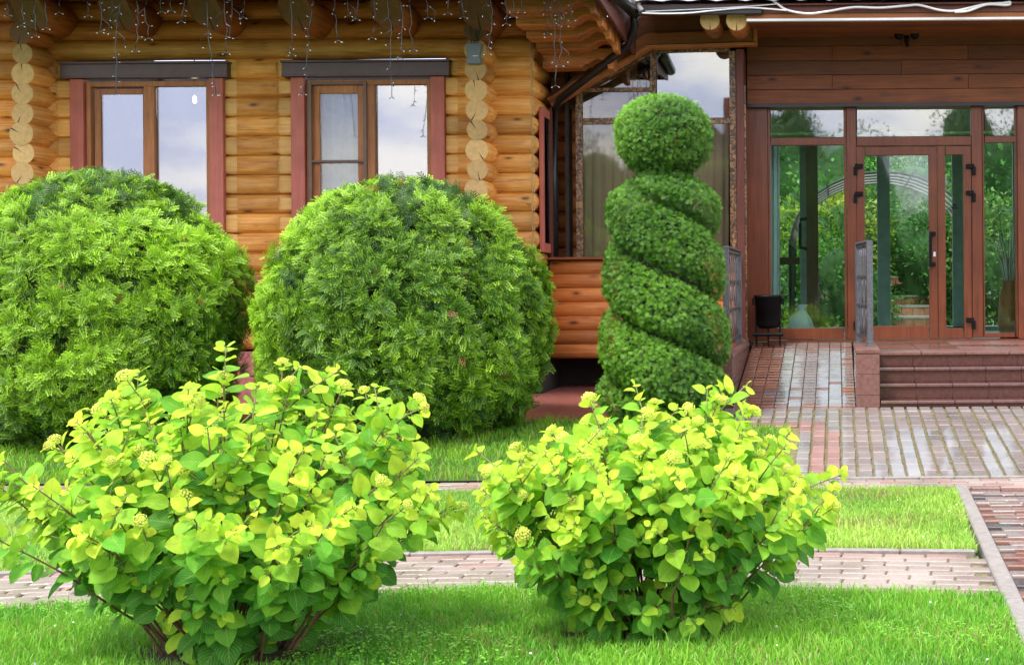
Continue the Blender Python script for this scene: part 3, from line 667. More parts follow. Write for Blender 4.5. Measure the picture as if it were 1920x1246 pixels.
# parapet of half-round siding logs under the bay
pz0 = at(1100, 671, 14.9).z; pz1 = at(1100, 487, 14.9).z; npar = 7; ph_ = (pz1 - pz0) / npar
for i in range(npar):
    me = log_mesh(2.03, ph_ * 0.53, N=20, m=('siding', 'log_end'), wob=0.001)
    o = put('siding_log', me, (-2.12, 14.93, pz0 + ph_ * (i + 0.5)), ent); o.scale = (1, 0.62, 1)
box('bay_sill', -3.14, -1.06, 14.82, 15.12, pz1 + 0.003, pz1 + 0.03, M['brown_board'], ent, bevel=0.004)
box('bay_floor', -3.14, -1.06, 14.97, 16.4, pz0 + 0.03, pz0 + 0.1, M['dark_room'], ent)
box('under_bay_dark_wall', -3.2, -0.99, 15.55, 15.6, 0.1, pz0 + 0.03, M['dark_room'], ent)  # dark wall added below the bay so the gap reads black
box('under_bay_dark_wall', -3.2, -3.16, 14.3, 15.55, 0.1, 0.78, M['dark_room'], ent)
YG = 15.0
bayf = MB()
def fpx(mb, a, b, c, d, Y, dep):
    xm, ym = (a + c) / 2, (b + d) / 2; mb.box(at(a, ym, Y).x, at(c, ym, Y).x, Y, Y + dep, at(xm, d, Y).z, at(xm, b, Y).z)
for q in ((1080, 172, 1092, 484), (1219, 96, 1230, 225), (1369, 96, 1381, 640)): fpx(bayf, *q, YG, 0.08)
for q in ((1092, 222, 1369, 232), (1230, 90, 1369, 97), (1092, 165, 1219, 172)): fpx(bayf, *q, YG + 0.003, 0.07)
a, b, c, d = at(1085, 168, YG), at(1222, 92, YG), at(1222, 101, YG), at(1085, 177, YG)
bayf.add([(p.x, yy, p.z) for p in (a, b, c, d) for yy in (YG + .006, YG + .07)], [(0, 2, 4, 6), (7, 5, 3, 1), (0, 1, 3, 2), (2, 3, 5, 4), (4, 5, 7, 6), (6, 7, 1, 0)])
bay = bayf.build('bay_window', M['rust'], ent)
bxp('pane', 1232, 98, 1368, 221, YG + 0.03, 0.008, M['glass_bay_top'], bay); bxp('pane', 1093, 173, 1218, 221, YG + 0.03, 0.008, M['glass_bay'], bay)
bxp('pane', 1093, 233, 1368, 483, YG + 0.03, 0.008, M['glass_bay'], bay)
slab('pane', [(1093, 173), (1218, 102), (1218, 164), (1093, 164)], YG + 0.03, 0.008, M['glass_bay'], bay)
# curtains and the dark room behind the bay
def curtain(name, px0, px1, py0, py1, Y, m, parent, amp=0.02, n=60):
    v = []
    for i in range(n + 1):
        px = px0 + (px1 - px0) * i / n
        for py in (py0, py1):
            p = at(px, py, Y); v.append((p.x, Y + amp * math.sin(i * 0.9) + amp * .5 * math.sin(i * 2.1 + 1), p.z))
    return mk(name, v, [(2 * i, 2 * i + 2, 2 * i + 3, 2 * i + 1) for i in range(n)], m, parent, True)
curtain('curtain', 1086, 1240, 168, 490, 15.28, M['curtain'], bay); curtain('curtain', 1300, 1366, 228, 640, 15.3, M['curtain'], bay, n=24)
box('back_wall', -3.2, -1.0, 16.9, 17.0, 0.3, 4.6, M['dark_room'], ent); box('bay_ceiling', -3.2, -1.0, 15.1, 17.0, 4.15, 4.2, M['dark_room'], ent)
box('bay_wall', -1.02, -0.99, 15.46, 17.0, 0.3, 4.6, M['dark_room'], ent)
box('bay_wall', -3.0, -2.96, 15.1, 15.3, 0.6, 3.9, M['dark_room'], ent)
bxp('corner_post', 1381.5, 92, 1396, 640, 14.98, 0.42, M['post'], ent, bevel=0.004)
bxp('gold_strip', 1396.5, 160, 1400, 640, 15.0, 0.02, M['rust'], ent)
# post feet
bxp('post_foot', 1376, 634, 1402, 644, 14.93, 0.2, M['rust'], ent, bevel=0.004)
# door wall frames
def frame_px(name, rects, Y, dep, parent, m='doorframe', bevel=0.004):
    mb = MB()
    for q in rects: fpx(mb, *q, Y, dep)
    return mb.build(name, M[m], parent, bevel=bevel)
bxp('side_panel', 1398, 196, 1440, 640, YD - 0.03, 0.12, M['doorframe'], ent, bevel=0.004)
lw_ = frame_px('side_window', [(1440.5, 200, 1445, 636), (1583, 203, 1588, 636), (1445.2, 258, 1582.8, 272), (1445.2, 615, 1582.8, 636), (1445.2, 199, 1582.8, 204)], YD, 0.1, ent)
bxp('pane', 1445.5, 204.5, 1582.5, 257.5, YD + 0.04, 0.01, M['glass_bay_top'], lw_); bxp('pane', 1445.5, 272.5, 1582.5, 614.5, YD + 0.04, 0.01, M['glass_door'], lw_)
frame_px('mullion', [(1588.5, 196, 1606, 636)], YD - 0.02, 0.12, ent); frame_px('mullion', [(1822.5, 194, 1842, 632)], YD - 0.02, 0.12, ent)
tw = frame_px('transom_window', [(1606.5, 198, 1822, 202), (1606.5, 256, 1822, 273)], YD, 0.1, ent)
bxp('pane', 1607, 202.5, 1821.5, 255.5, YD + 0.04, 0.01, M['glass_bay_top'], tw)
dr = frame_px('door', [(1606.5, 275, 1622, 635), (1742, 275, 1757.5, 635), (1622.2, 275, 1741.8, 291), (1622.2, 611, 1741.8, 635)], YD - 0.012, 0.07, ent)
bxp('pane', 1622.5, 291.5, 1741.5, 610.5, YD + 0.015, 0.012, M['glass_door'], dr)
dr2 = frame_px('door', [(1758.5, 274, 1773, 634), (1807, 274, 1821.8, 634), (1773.2, 274, 1806.8, 290), (1773.2, 615, 1806.8, 634)], YD - 0.012, 0.07, ent)
bxp('pane', 1773.5, 290.5, 1806.5, 614.5, YD + 0.015, 0.012, M['glass_door'], dr2)
rw = frame_px('side_window', [(1842.5, 196, 1846, 632), (1904, 196, 1908, 632), (1846.2, 255, 1903.8, 267), (1846.2, 624, 1903.8, 632), (1846.2, 196, 1903.8, 200)], YD, 0.1, ent)
bxp('pane', 1846.5, 200.5, 1903.5, 254.5, YD + 0.04, 0.01, M['glass_bay_top'], rw); bxp('pane', 1846.5, 267.5, 1903.5, 623.5, YD + 0.04, 0.01, M['glass_door'], rw)
bxp('side_panel', 1908.5, 192, 1990, 634, YD - 0.03, 0.12, M['doorframe'], ent, bevel=0.004)
bxp('side_panel', 1991, 192, 2500, 634, YD, 0.12, M['plank'], ent)
bxp('threshold', 1440.5, 636.5, 2000, 641, YD - 0.02, 0.15, M['doorframe'], ent)
def hinge(px, py, par, flip=1):
    p = at(px, py, YD - 0.035); h = MB()
    h.box(p.x - 0.02, p.x + 0.02, p.y - 0.02, p.y + 0.022, p.z - 0.075, p.z + 0.02); h.box(p.x + (-0.004 if flip > 0 else -0.085), p.x + (0.085 if flip > 0 else 0.004), p.y - 0.012, p.y + 0.0219, p.z + 0.0, p.z + 0.052)
    h.build('hinge', M['black_metal'], par, bevel=0.005)
for py in (316, 368, 606): hinge(1604, py, dr, 1)
for py in (316, 366, 604): hinge(1826, py, dr2, -1)
hd = MB(); p0, p1 = at(1745, 440, YD - 0.09), at(1745, 497, YD - 0.09)
hd.tube([p0, p1], 0.017, 10)
for py in (438, 495):
    p = at(1746, py, YD - 0.09); hd.box(p.x - 0.015, p.x + 0.05, p.y - 0.015, p.y + 0.075, p.z - 0.022, p.z + 0.022)
hd.build('handle', M['black_metal'], dr, bevel=0.002)
bxp('lock', 1750, 472, 1754.5, 481, YD - 0.02, 0.01, M['white_trim'], dr, bevel=0.002)
nt = at(1790, 387, YD + 0.012)
for i, (dz, w) in enumerate(((0.02, 0.045), (-0.015, 0.07))):
    box('notice', nt.x - w / 2, nt.x + w / 2, nt.y - 0.002, nt.y, nt.z + dz - 0.012, nt.z + dz + 0.012, M['black_metal'], dr2)
# plank wall above
zz = [at(1660, y, 15.36).z for y in (194, 168, 138, 118, 90, 62, 34, 6, -22)]
zz = [zz[0]] + [zz[0] + (i + 1) * (zz[-1] - zz[0]) / 8 for i in range(8)]
for i in range(8):
    cuts = [at(1400, 100, 15.36).x] + sorted(at(1400 + q, 100, 15.36).x for q in ([160, 415] if i % 2 else [290, 560])) + [4.2]
    if i == 0: cuts = [cuts[0], 4.2]
    for a_, b_ in zip(cuts[:-1], cuts[1:]):
        box('plank', a_ + 0.0015, b_ - 0.0015, 15.36 + random.uniform(-.004, .004), 15.44, zz[i] + 0.002, zz[i + 1] - 0.002, M['plank'], ent, bevel=0.003)
box('plank_backing', at(1399, 100, 15.36).x, 4.2, 15.441, 15.455, zz[0], zz[-1], M['dark_room'], ent)
box('lintel_strip', at(1400, 196, 15.33).x, 4.2, 15.33, 15.46, zz[0] - 0.035, zz[0] - 0.001, M['gutter'], ent)
# canopy: ceiling, fascia, gutter, LED strip, roof with ridged tiles
YC = 14.0
zc = lambda py: at(1650, py, YC).z
box('fascia', at(1400, 30, YC).x, 4.4, YC + 0.02, YC + 0.05, zc(34), zc(24), M['orange_board'], ent)
box('light_strip', at(1400, 37, YC).x, 4.4, YC - 0.012, YC + 0.05, zc(38.5), zc(34.2), M['white_trim'], ent)
box('fascia', -2.02, 4.4, YC, YC + 0.05, zc(23.8), zc(6), M['post'], ent)
box('gutter', -2.02, at(1430, 20, YC).x, YC - 0.05, YC - 0.002, zc(27), zc(8), M['gutter'], ent, bevel=0.01)
for k in range(9): box('canopy_board', -0.93, 4.4, YC + 0.055 + k * 0.15, YC + 0.2 + k * 0.15, zc(24) + 0.0, zc(24) + 0.02, M['brown_board'], ent)
rv = []; nst = 130
for i in range(nst + 1):
    x = -2.05 + 6.5 * i / nst
    for y, z in ((YC - 0.12, zc(5)), (18.5, zc(5) + 1.6)): rv.append((x, y, z + 0.02 * abs(math.sin(i * 0.55))))
mk('roof', rv, [(2 * i, 2 * i + 2, 2 * i + 3, 2 * i + 1) for i in range(nst)], M['roof'], ent, False)
mk('roof_lining', [(x, y, z) for x in (-2.05, 4.45) for y, z in ((YC - .05, zc(5) - .03), (YC - .05, zc(5) - .015), (18.5, zc(5) + 1.55), (18.5, zc(5) + 1.57))], BF, M['post'], ent)
# box beam with sloping left arm, round beam ends above it
slab('beam', [(1024, 186), (1212, 62), (1412, 56), (1412, 78), (1216, 84), (1034, 194)], 14.88, 0.1, M['orange_board'], ent, bevel=0.004)
slab('beam_trim', [(1030, 194.5), (1214, 84.5), (1419, 78.5), (1419, 84), (1217, 91), (1036, 200)], 14.85, 0.14, M['siding'], ent, bevel=0.003)
bxp('beam_trim', 1412.5, 48, 1419, 78, 14.85, 0.14, M['siding'], ent, bevel=0.003)
slab('gable_panel', [(1030, 186), (1212, 20), (1400, 20), (1400, 56), (1212, 62)], 14.93, 0.03, M['brown_board'], ent)
for px in (1331, 1381):
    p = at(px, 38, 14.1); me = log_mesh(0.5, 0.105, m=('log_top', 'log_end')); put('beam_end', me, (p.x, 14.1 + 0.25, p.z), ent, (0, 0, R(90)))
for px in (1700,):                     # dark twin spot lamp on the planks
    p = at(px, 66, 15.3); t = thing('spot_lamp', 'small black twin spotlight on the plank wall above the door', 'lamp', p)
    MB().box(p.x - 0.03, p.x + 0.03, 15.3, 15.355, p.z - 0.05, p.z + 0.05).build('bracket', M['black_metal'], t)
    for sx in (-0.09, 0.08):
        MB().tube([(p.x + sx, 15.3, p.z + 0.02), (p.x + sx * 1.05, 15.2, p.z - 0.02)], [0.035, 0.05], 12).build('spot_head', M['black_metal'], t, True)
    MB().bar((p.x - 0.09, 15.3, p.z + 0.01), (p.x + 0.08, 15.3, p.z + 0.01), 0.012).build('arm', M['black_metal'], t)
    MB().tube([(p.x, 15.32, p.z - 0.05), (p.x + 0.01, 15.31, p.z - 0.13)], [0.03, 0.012], 8).build('sensor', M['black_metal'], t)
# rain pipe
dp = thing('downspout', 'black downspout bending from the eave gutter down beside the bay', 'pipe', at(1040, 482, 15.2))
k0, k1, k2, k3 = at(1190, 48, 14.15), at(1178, 84, 14.3), at(1048, 188, 14.78), at(1040, 208, 14.95)
MB().tube([at(1188, 20, 14.1), k0, k1, k2, k3, at(1040, 330, 14.97), at(1040, 490, 14.97)], 0.042, 12).build('pipe', M['gutter'], dp, True)
for py in (250, 420):
    p = at(1040, py, 14.97); MB().tube([(p.x, p.y, p.z - 0.012), (p.x, p.y, p.z + 0.012)], 0.047, 12).build('bracket', M['black_metal'], dp)
g0, g1 = at(1120, -40, 12.95), at(1197, 30, 14.1)
gt = MB().tube([(-2.13, 12.4, 4.17), (-2.1, 13.3, 4.2), (-2.08, 14.15, 4.22)], 0.065, 12).build('roof_gutter', M['gutter'], dp, True)
MB().tube([at(1192, -4, 14.0), at(1198, 12, 13.97), at(1203, 20, 13.95)], 0.028, 8).build('outlet_collar', M['white_cable'], dp, True)

# vestibule seen through the doors: floor, side walls, inner glazed screen
box('vestibule_floor', -1.0, 4.0, 15.56, 19.0, FL - 0.05, FL - 0.006, M['floor_tile'], ent)
box('vestibule_wall', 3.1, 3.2, 15.58, 19.0, FL, 4.2, M['dark_room'], ent)
box('vestibule_ceiling', -0.99, 3.1, 15.58, 19.0, 3.5, 3.55, M['dark_room'], ent)
YI = 18.6
inner = frame_px('inner_screen', [(1300, 262, 1312, 640), (1450, 262, 1462, 628), (1500, 262, 1524, 628), (1598, 262, 1610, 628), (1645, 262, 1669, 628), (1742, 262, 1754, 628), (1786, 262, 1816, 628), (1900, 262, 1920, 628), (1300, 252, 1980, 262), (1462, 612, 1980, 628)], YI, 0.08, ent, 'teal')
frame_px('inner_rail', [(1462.5, 482, 1499.5, 496)], YI + 0.01, 0.05, ent, 'post')
# heavy dark trunk-like post with door pull, seen through the left light
ip = frame_px('inner_post', [(1512, 268, 1534, 618)], 17.6, 0.16, ent, 'post')
hp = MB().tube([at(1512, 410, 17.6), at(1501, 412, 17.55), at(1500, 420, 17.55), at(1500, 456, 17.55), at(1501, 464, 17.55), at(1512, 466, 17.6)], 0.022, 8).build('door_pull', M['black_metal'], ip, True)
curtain('vestibule_curtain', 1444, 1461, 262, 622, 15.85, M['white_cloth'], ent, 0.015, 12)
# ================================================================== plants
def frames(d, n):
    """orthonormal frames: x along d, z close to n"""
    d = d / np.linalg.norm(d, axis=1, keepdims=True)
    y = np.cross(n, d); y /= np.linalg.norm(y, axis=1, keepdims=True) + 1e-9
    z = np.cross(d, y); return np.stack([d, y, z], axis=2)        # columns
def scatter(tv, tf, pos, fr, sc):
    """instances of template (tv, tf) -> verts, faces"""
    v = np.einsum('nij,vj->nvi', fr, tv) * sc[:, None, None] + pos[:, None, :]
    n, k = len(pos), len(tv)
    f = (tf[None] + (np.arange(n) * k)[:, None, None]).reshape(-1, tf.shape[1])
    return v.reshape(-1, 3), f
def spray_template(sub=True):
    v, f, tt = [], [], []
    def dia(p, a, l, w, t0):
        d = np.array((math.cos(a), math.sin(a))); q = np.array((-d[1], d[0])); i = len(v)
        for k, w_ in ((0, 0), (0.5, -w), (1, 0), (0.5, w)):
            s_ = p + d * l * k + q * w_; v.append((s_[0], s_[1], -0.16 * s_[0] ** 2 - 0.25 * abs(s_[1]) ** 1.5)); tt.append(min(1, t0 + k * 0.45))
        f.append((i, i + 1, i + 2, i + 3))
    dia(np.array((0, 0)), 0, 1, 0.022, 0.3)
    for t in ((0.1, 0.32, 0.54, 0.76) if sub else (0.12, 0.28, 0.44, 0.6, 0.76)):
        for s_ in (1, -1):
            l = 0.5 * (1 - 0.55 * t); a = s_ * R(54 - 12 * t); p = np.array((t, 0))
            dia(p, a, l, 0.032 if sub else 0.036, t * 0.55)
            if sub:
                d = np.array((math.cos(a), math.sin(a))); dia(p + d * l * 0.45, a - s_ * R(42), l * 0.62, 0.029, t * 0.55 + 0.2)
    return np.array(v), np.array(f), np.array(tt)
SPR, SPF, SPT = spray_template(); SPR2, SPF2, SPT2 = spray_template(False)
def lowfreq(p, s, seed):
    r = np.random.default_rng(seed); o = np.zeros(len(p))
    for k in range(6):
        w = r.normal(size=3) * s; o += np.sin(p @ w + r.uniform(0, 6.28))
    return o / 6 ** 0.5
def foliage(name, parent, pos, nrm, size, tmpl, seed, up=0.25, jit=0.55, dark=(0.008, 0.08, 0.003), light=(0.45, 0.80, 0.035), brown=0.006, clump=3.0):
    tv, tf, tt = tmpl; n = len(pos); r = np.random.default_rng(seed)
    tg = np.cross(nrm, r.normal(size=(n, 3))); tg /= np.linalg.norm(tg, axis=1, keepdims=True) + 1e-9
    d = nrm * r.uniform(0.15, 0.85, (n, 1)) + tg * 0.85 + np.array((0, 0, up * 0.6)) + r.normal(size=(n, 3)) * jit * 0.3
    pn = nrm + r.normal(size=(n, 3)) * 0.55 + np.array((0, -0.35, 0.2))
    v, f = scatter(tv, tf, pos, frames(d, pn), size)
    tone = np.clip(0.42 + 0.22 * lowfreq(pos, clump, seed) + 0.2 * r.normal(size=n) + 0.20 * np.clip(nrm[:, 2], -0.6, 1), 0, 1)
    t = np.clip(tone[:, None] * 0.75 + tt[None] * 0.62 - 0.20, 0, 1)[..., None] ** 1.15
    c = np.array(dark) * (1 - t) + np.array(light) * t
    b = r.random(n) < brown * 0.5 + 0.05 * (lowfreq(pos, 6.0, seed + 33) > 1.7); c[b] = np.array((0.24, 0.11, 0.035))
    return big_mesh(name, v, f, M['thuja'], parent, colors=c.reshape(-1, 3))
def ball_radius(v):
    t = np.where(v > 0.42, np.abs(v - 0.42) / 0.58, np.abs(0.42 - v) / 0.42)
    return np.where(v > 0.42, np.sqrt(np.clip(1 - t ** 2.6, 0.0004, 1)), 1 - 0.42 * t ** 2.6)
def surf_points(rad, h, n, seed, zlo=0.0, scale=1.0):
    """random points on a surface of revolution-like shape rad(phi, v) -> pos, normal"""
    r = np.random.default_rng(seed); m = int(n * 4.6)
    v = r.random(m) ** 0.9; ph = r.random(m) * 2 * math.pi; e = 0.004
    def P(ph, v): q = rad(ph, v) * scale; return np.stack([q * np.cos(ph), q * np.sin(ph), v * h], 1)
    a, b = P(ph + e, v) - P(ph - e, v), P(ph, np.clip(v + e, 0, 1)) - P(ph, np.clip(v - e, 0, 1))
    nn = np.cross(a, b); ar = np.linalg.norm(nn, axis=1); nn /= ar[:, None] + 1e-12
    keep = (r.random(m) < ar / np.percentile(ar, 97)) & ((np.sin(ph) < 0.25) | (r.random(m) < 0.35)); idx = np.where(keep)[0][:n]
    return P(ph[idx], v[idx]), nn[idx]
def hull(name, parent, rad, h, base, m, nv=28, nphi=40, scale=0.9):
    v = []
    for j in range(nv + 1):
        vv = 0.01 + 0.97 * j / nv
        for i in range(nphi):
            ph = 2 * math.pi * i / nphi; q = float(rad(np.array([ph]), np.array([vv]))[0]) * scale
            v.append((base[0] + q * math.cos(ph), base[1] + q * math.sin(ph), base[2] + vv * h * (0.5 + 0.5 * scale)))
    f = [(j * nphi + i, j * nphi + (i + 1) % nphi, (j + 1) * nphi + (i + 1) % nphi, (j + 1) * nphi + i) for j in range(nv) for i in range(nphi)]
    f += [tuple(range(nphi - 1, -1, -1)), tuple(nv * nphi + i for i in range(nphi))]
    return mk(name, v, f, m, parent, True)
def thuja_ball(label, cx, cy, r0, h, z0, seed):
    base = np.array((cx, cy, z0)); t = thing('round_thuja', label, 'shrub', (cx, cy, z0), 'round clipped thuja shrubs')
    def rad(ph, v):
        p = np.stack([np.cos(ph), np.sin(ph), v * 2], 1)
        return r0 * ball_radius(v) * (1 + 0.022 * lowfreq(p, 2.6, seed) + 0.016 * lowfreq(p, 7.0, seed + 1))
    pos, nn = surf_points(rad, h, 23500, seed); r = np.random.default_rng(seed + 5)
    k = lowfreq(pos, 9.0, seed + 9) + 0.5 * lowfreq(pos, 17.0, seed + 10)
    pos = pos - nn * (0.05 + 0.075 * np.clip(-k, -0.6, 1.4) + 0.03 * r.random(len(pos)))[:, None]
    k3 = lowfreq(pos, 30.0, seed + 12) + 0.6 * lowfreq(pos, 52.0, seed + 13); pos = pos - nn * (0.035 * np.clip(-k3, -0.8, 1.5))[:, None]
    keep = ((k > -1.0) & (k3 > -0.85)) | (r.random(len(pos)) < 0.15); pos, nn = pos[keep], nn[keep]
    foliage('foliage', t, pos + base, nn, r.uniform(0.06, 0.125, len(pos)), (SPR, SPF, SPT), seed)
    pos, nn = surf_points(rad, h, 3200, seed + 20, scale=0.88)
    foliage('inner_foliage', t, pos + base, nn, r.uniform(0.1, 0.16, len(pos)), (SPR2, SPF2, SPT2), seed + 1, dark=(0.012, 0.06, 0.005), light=(0.07, 0.19, 0.02))  # inner sprays coloured darker, as shade inside the shrub
    hull('branch_shade_mass', t, rad, h, base, M['thuja_in'], scale=0.86)
    MB().tube([(cx, cy, z0 - 0.05), (cx + .02, cy, z0 + 0.5), (cx, cy, z0 + 1.2)], [0.09, 0.07, 0.04], 10).build('trunk', M['bark'], t, True)
yb = 11.45; zb_ = ground_h(yb)
b2 = at(762, 500, yb); b1 = at(190, 500, yb)
thuja_ball('large round thuja standing between the second window and the spiral topiary', b2.x, yb, 1.17, at(762, 345, yb).z - 0.06, 0.06, 31)
thuja_ball('large round thuja at the left edge below the first window', b1.x, yb, 1.14, at(190, 332, yb).z - 0.06, 0.06, 57)

# spiral topiary
TY = 11.85; tp = at(1245, 500, TY); TZ = ground_h(TY) - 0.02
TH = at(1245, 325, TY).z - TZ + 0.02              # height of the spiral part
Z505 = at(1245, 505, TY).z - TZ
def spiral_rad(ph, v):
    Rr = 0.62 - 0.15 * v - 0.2 * np.clip((0.14 - v) / 0.14, 0, 1) ** 2 - 0.26 * np.clip((v - 0.88) / 0.12, 0, 1) ** 1.5
    p = 0.57                                       # spacing of the two-start coil
    u = (v * TH - Z505 + 2 * p * (np.mod(ph + 2 * math.pi, 2 * math.pi) - 1.5 * math.pi) / (2 * math.pi)) / p
    w = np.abs((u % 1.0) * 2 - 1)
    g = np.clip(1 - w ** 3.3, 0, 1) ** 0.5
    return Rr * (0.56 + 0.44 * g)
topi = thing('spiral_topiary', 'spiral clipped thuja with a round head in front of the glazed bay', 'topiary', (tp.x, TY, TZ))
tb = np.array((tp.x, TY, TZ))
pos, nn = surf_points(spiral_rad, TH, 19000, 71); rr = np.random.default_rng(8)
pos = pos - nn * (0.012 + 0.03 * rr.random(len(pos)))[:, None]
TD, TLt = (0.011, 0.085, 0.004), (0.22, 0.50, 0.03)
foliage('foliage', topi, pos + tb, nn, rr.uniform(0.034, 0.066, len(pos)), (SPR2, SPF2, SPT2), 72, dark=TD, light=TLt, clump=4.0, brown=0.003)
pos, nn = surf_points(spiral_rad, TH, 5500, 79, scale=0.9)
foliage('inner_foliage', topi, pos + tb, nn, rr.uniform(0.04, 0.07, len(pos)), (SPR2, SPF2, SPT2), 80, dark=(0.01, 0.06, 0.004), light=(0.08, 0.24, 0.02), brown=0.01)  # darker sprays put shade into the grooves
hull('branch_shade_mass', topi, spiral_rad, TH, tb, M['thuja_in'], nv=70, nphi=60, scale=0.76)
hc = at(1244, 257, TY)
def head_rad(ph, v): return 0.415 * np.sqrt(np.clip(1 - np.abs(2 * v - 1) ** 2.3, 0.0004, 1)) * (1 + 0.02 * np.sin(3 * ph + 5 * v))
hh = 0.72; hb_ = np.array((hc.x, TY, hc.z - hh / 2))
pos, nn = surf_points(head_rad, hh, 6000, 75); pos = pos - nn * 0.018 + rr.normal(size=pos.shape) * 0.01
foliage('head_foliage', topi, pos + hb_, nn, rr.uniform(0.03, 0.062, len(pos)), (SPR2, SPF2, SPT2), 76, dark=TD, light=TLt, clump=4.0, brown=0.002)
hull('head_branch_shade_mass', topi, head_rad, hh, hb_, M['thuja_in'], nv=20, nphi=30, scale=0.88)
MB().tube([(tp.x, TY, TZ - 0.1), (tp.x, TY, TZ + 1.2), (tp.x, TY, TZ + 2.7)], [0.07, 0.05, 0.03], 10).build('trunk', M['bark'], topi, True)

# ---- hydrangeas
def leaf_template(fold=0.16, droop=0.25, wid=0.40, tip=0.0):
    ns, v, uv, f = 7, [], [], []
    for i in range(ns):
        t = i / (ns - 1)
        w = wid * (math.sin(math.pi * min(1, t * 0.86 + 0.14)) ** 0.75) * (1 - 0.12 * t) if t < 0.999 else 0.0
        if i == 0: w = wid * 0.28
        for k, u in enumerate((-1, -0.5, 0, 0.5, 1)):
            x = t - (0.05 * abs(u) if i == 0 else 0); y = u * w
            z = fold * abs(y) * 1.3 - droop * t * t + 0.03 * math.sin(3.0 * u + 5 * t) * abs(u)
            v.append((x, y, z)); uv.append((u, t))
    for i in range(ns - 1):
        for k in range(4): f.append((i * 5 + k, (i + 1) * 5 + k, (i + 1) * 5 + k + 1, i * 5 + k + 1))
    return np.array(v), np.array(f), np.array(uv)
LT = [leaf_template(0.16, 0.25, 0.47), leaf_template(0.28, 0.36, 0.44), leaf_template(0.05, 0.12, 0.50), leaf_template(0.4, 0.2, 0.42)]
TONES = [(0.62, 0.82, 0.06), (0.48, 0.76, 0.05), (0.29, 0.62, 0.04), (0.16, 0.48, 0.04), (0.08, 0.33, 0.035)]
LM = [leafy('hydrangea_leaf_%d' % i, 0.45, 0.6, True, 0.22, const=c) for i, c in enumerate(TONES)]
LMA = leafy('hydrangea_leaf', 0.45, 0.6, True, 0.22)
LMESH = {}
for i, (v, f, uv) in enumerate(LT):
    for j in range(5):
        me = bpy.data.meshes.new('leaf'); me.from_pydata(v.tolist(), [], f.tolist()); u = me.uv_layers.new(name='UVMap')
        u.data.foreach_set('uv', uv[f.ravel()].ravel().astype(np.float32)); me.materials.append(LM[j]); me.polygons.foreach_set('use_smooth', [True] * len(f)); me.update(); LMESH[i, j] = me
def flower_mesh(seed):
    r = random.Random(seed); mb = MB()
    for k in range(60):
        z = 1 - 1.5 * (k + 0.5) / 60; ph = k * 2.399963; q = math.sqrt(max(0, 1 - z * z)); n = Vector((q * math.cos(ph), q * math.sin(ph), z))
        c = Vector((n.x, n.y, n.z * 0.78)) * (0.8 + 0.3 * r.random()); a = n.cross(Vector((0.3, 0.1, 1))).normalized(); b = n.cross(a); s_ = 0.17 + 0.07 * r.random()
        mb.add([c + a * s_, c + b * s_, c - a * s_, c - b * s_, c + n * 0.13], [(0, 1, 4), (1, 2, 4), (2, 3, 4), (3, 0, 4)])
    me = bpy.data.meshes.new('flower_head'); me.from_pydata(mb.v, [], mb.f); me.materials.append(M['flower']); me.update(); return me
M['flower'] = leafy('flower_head', 0.3, 0.6, const=(0.66, 0.72, 0.13), var=0.1)
FM = [flower_mesh(i) for i in range(3)]
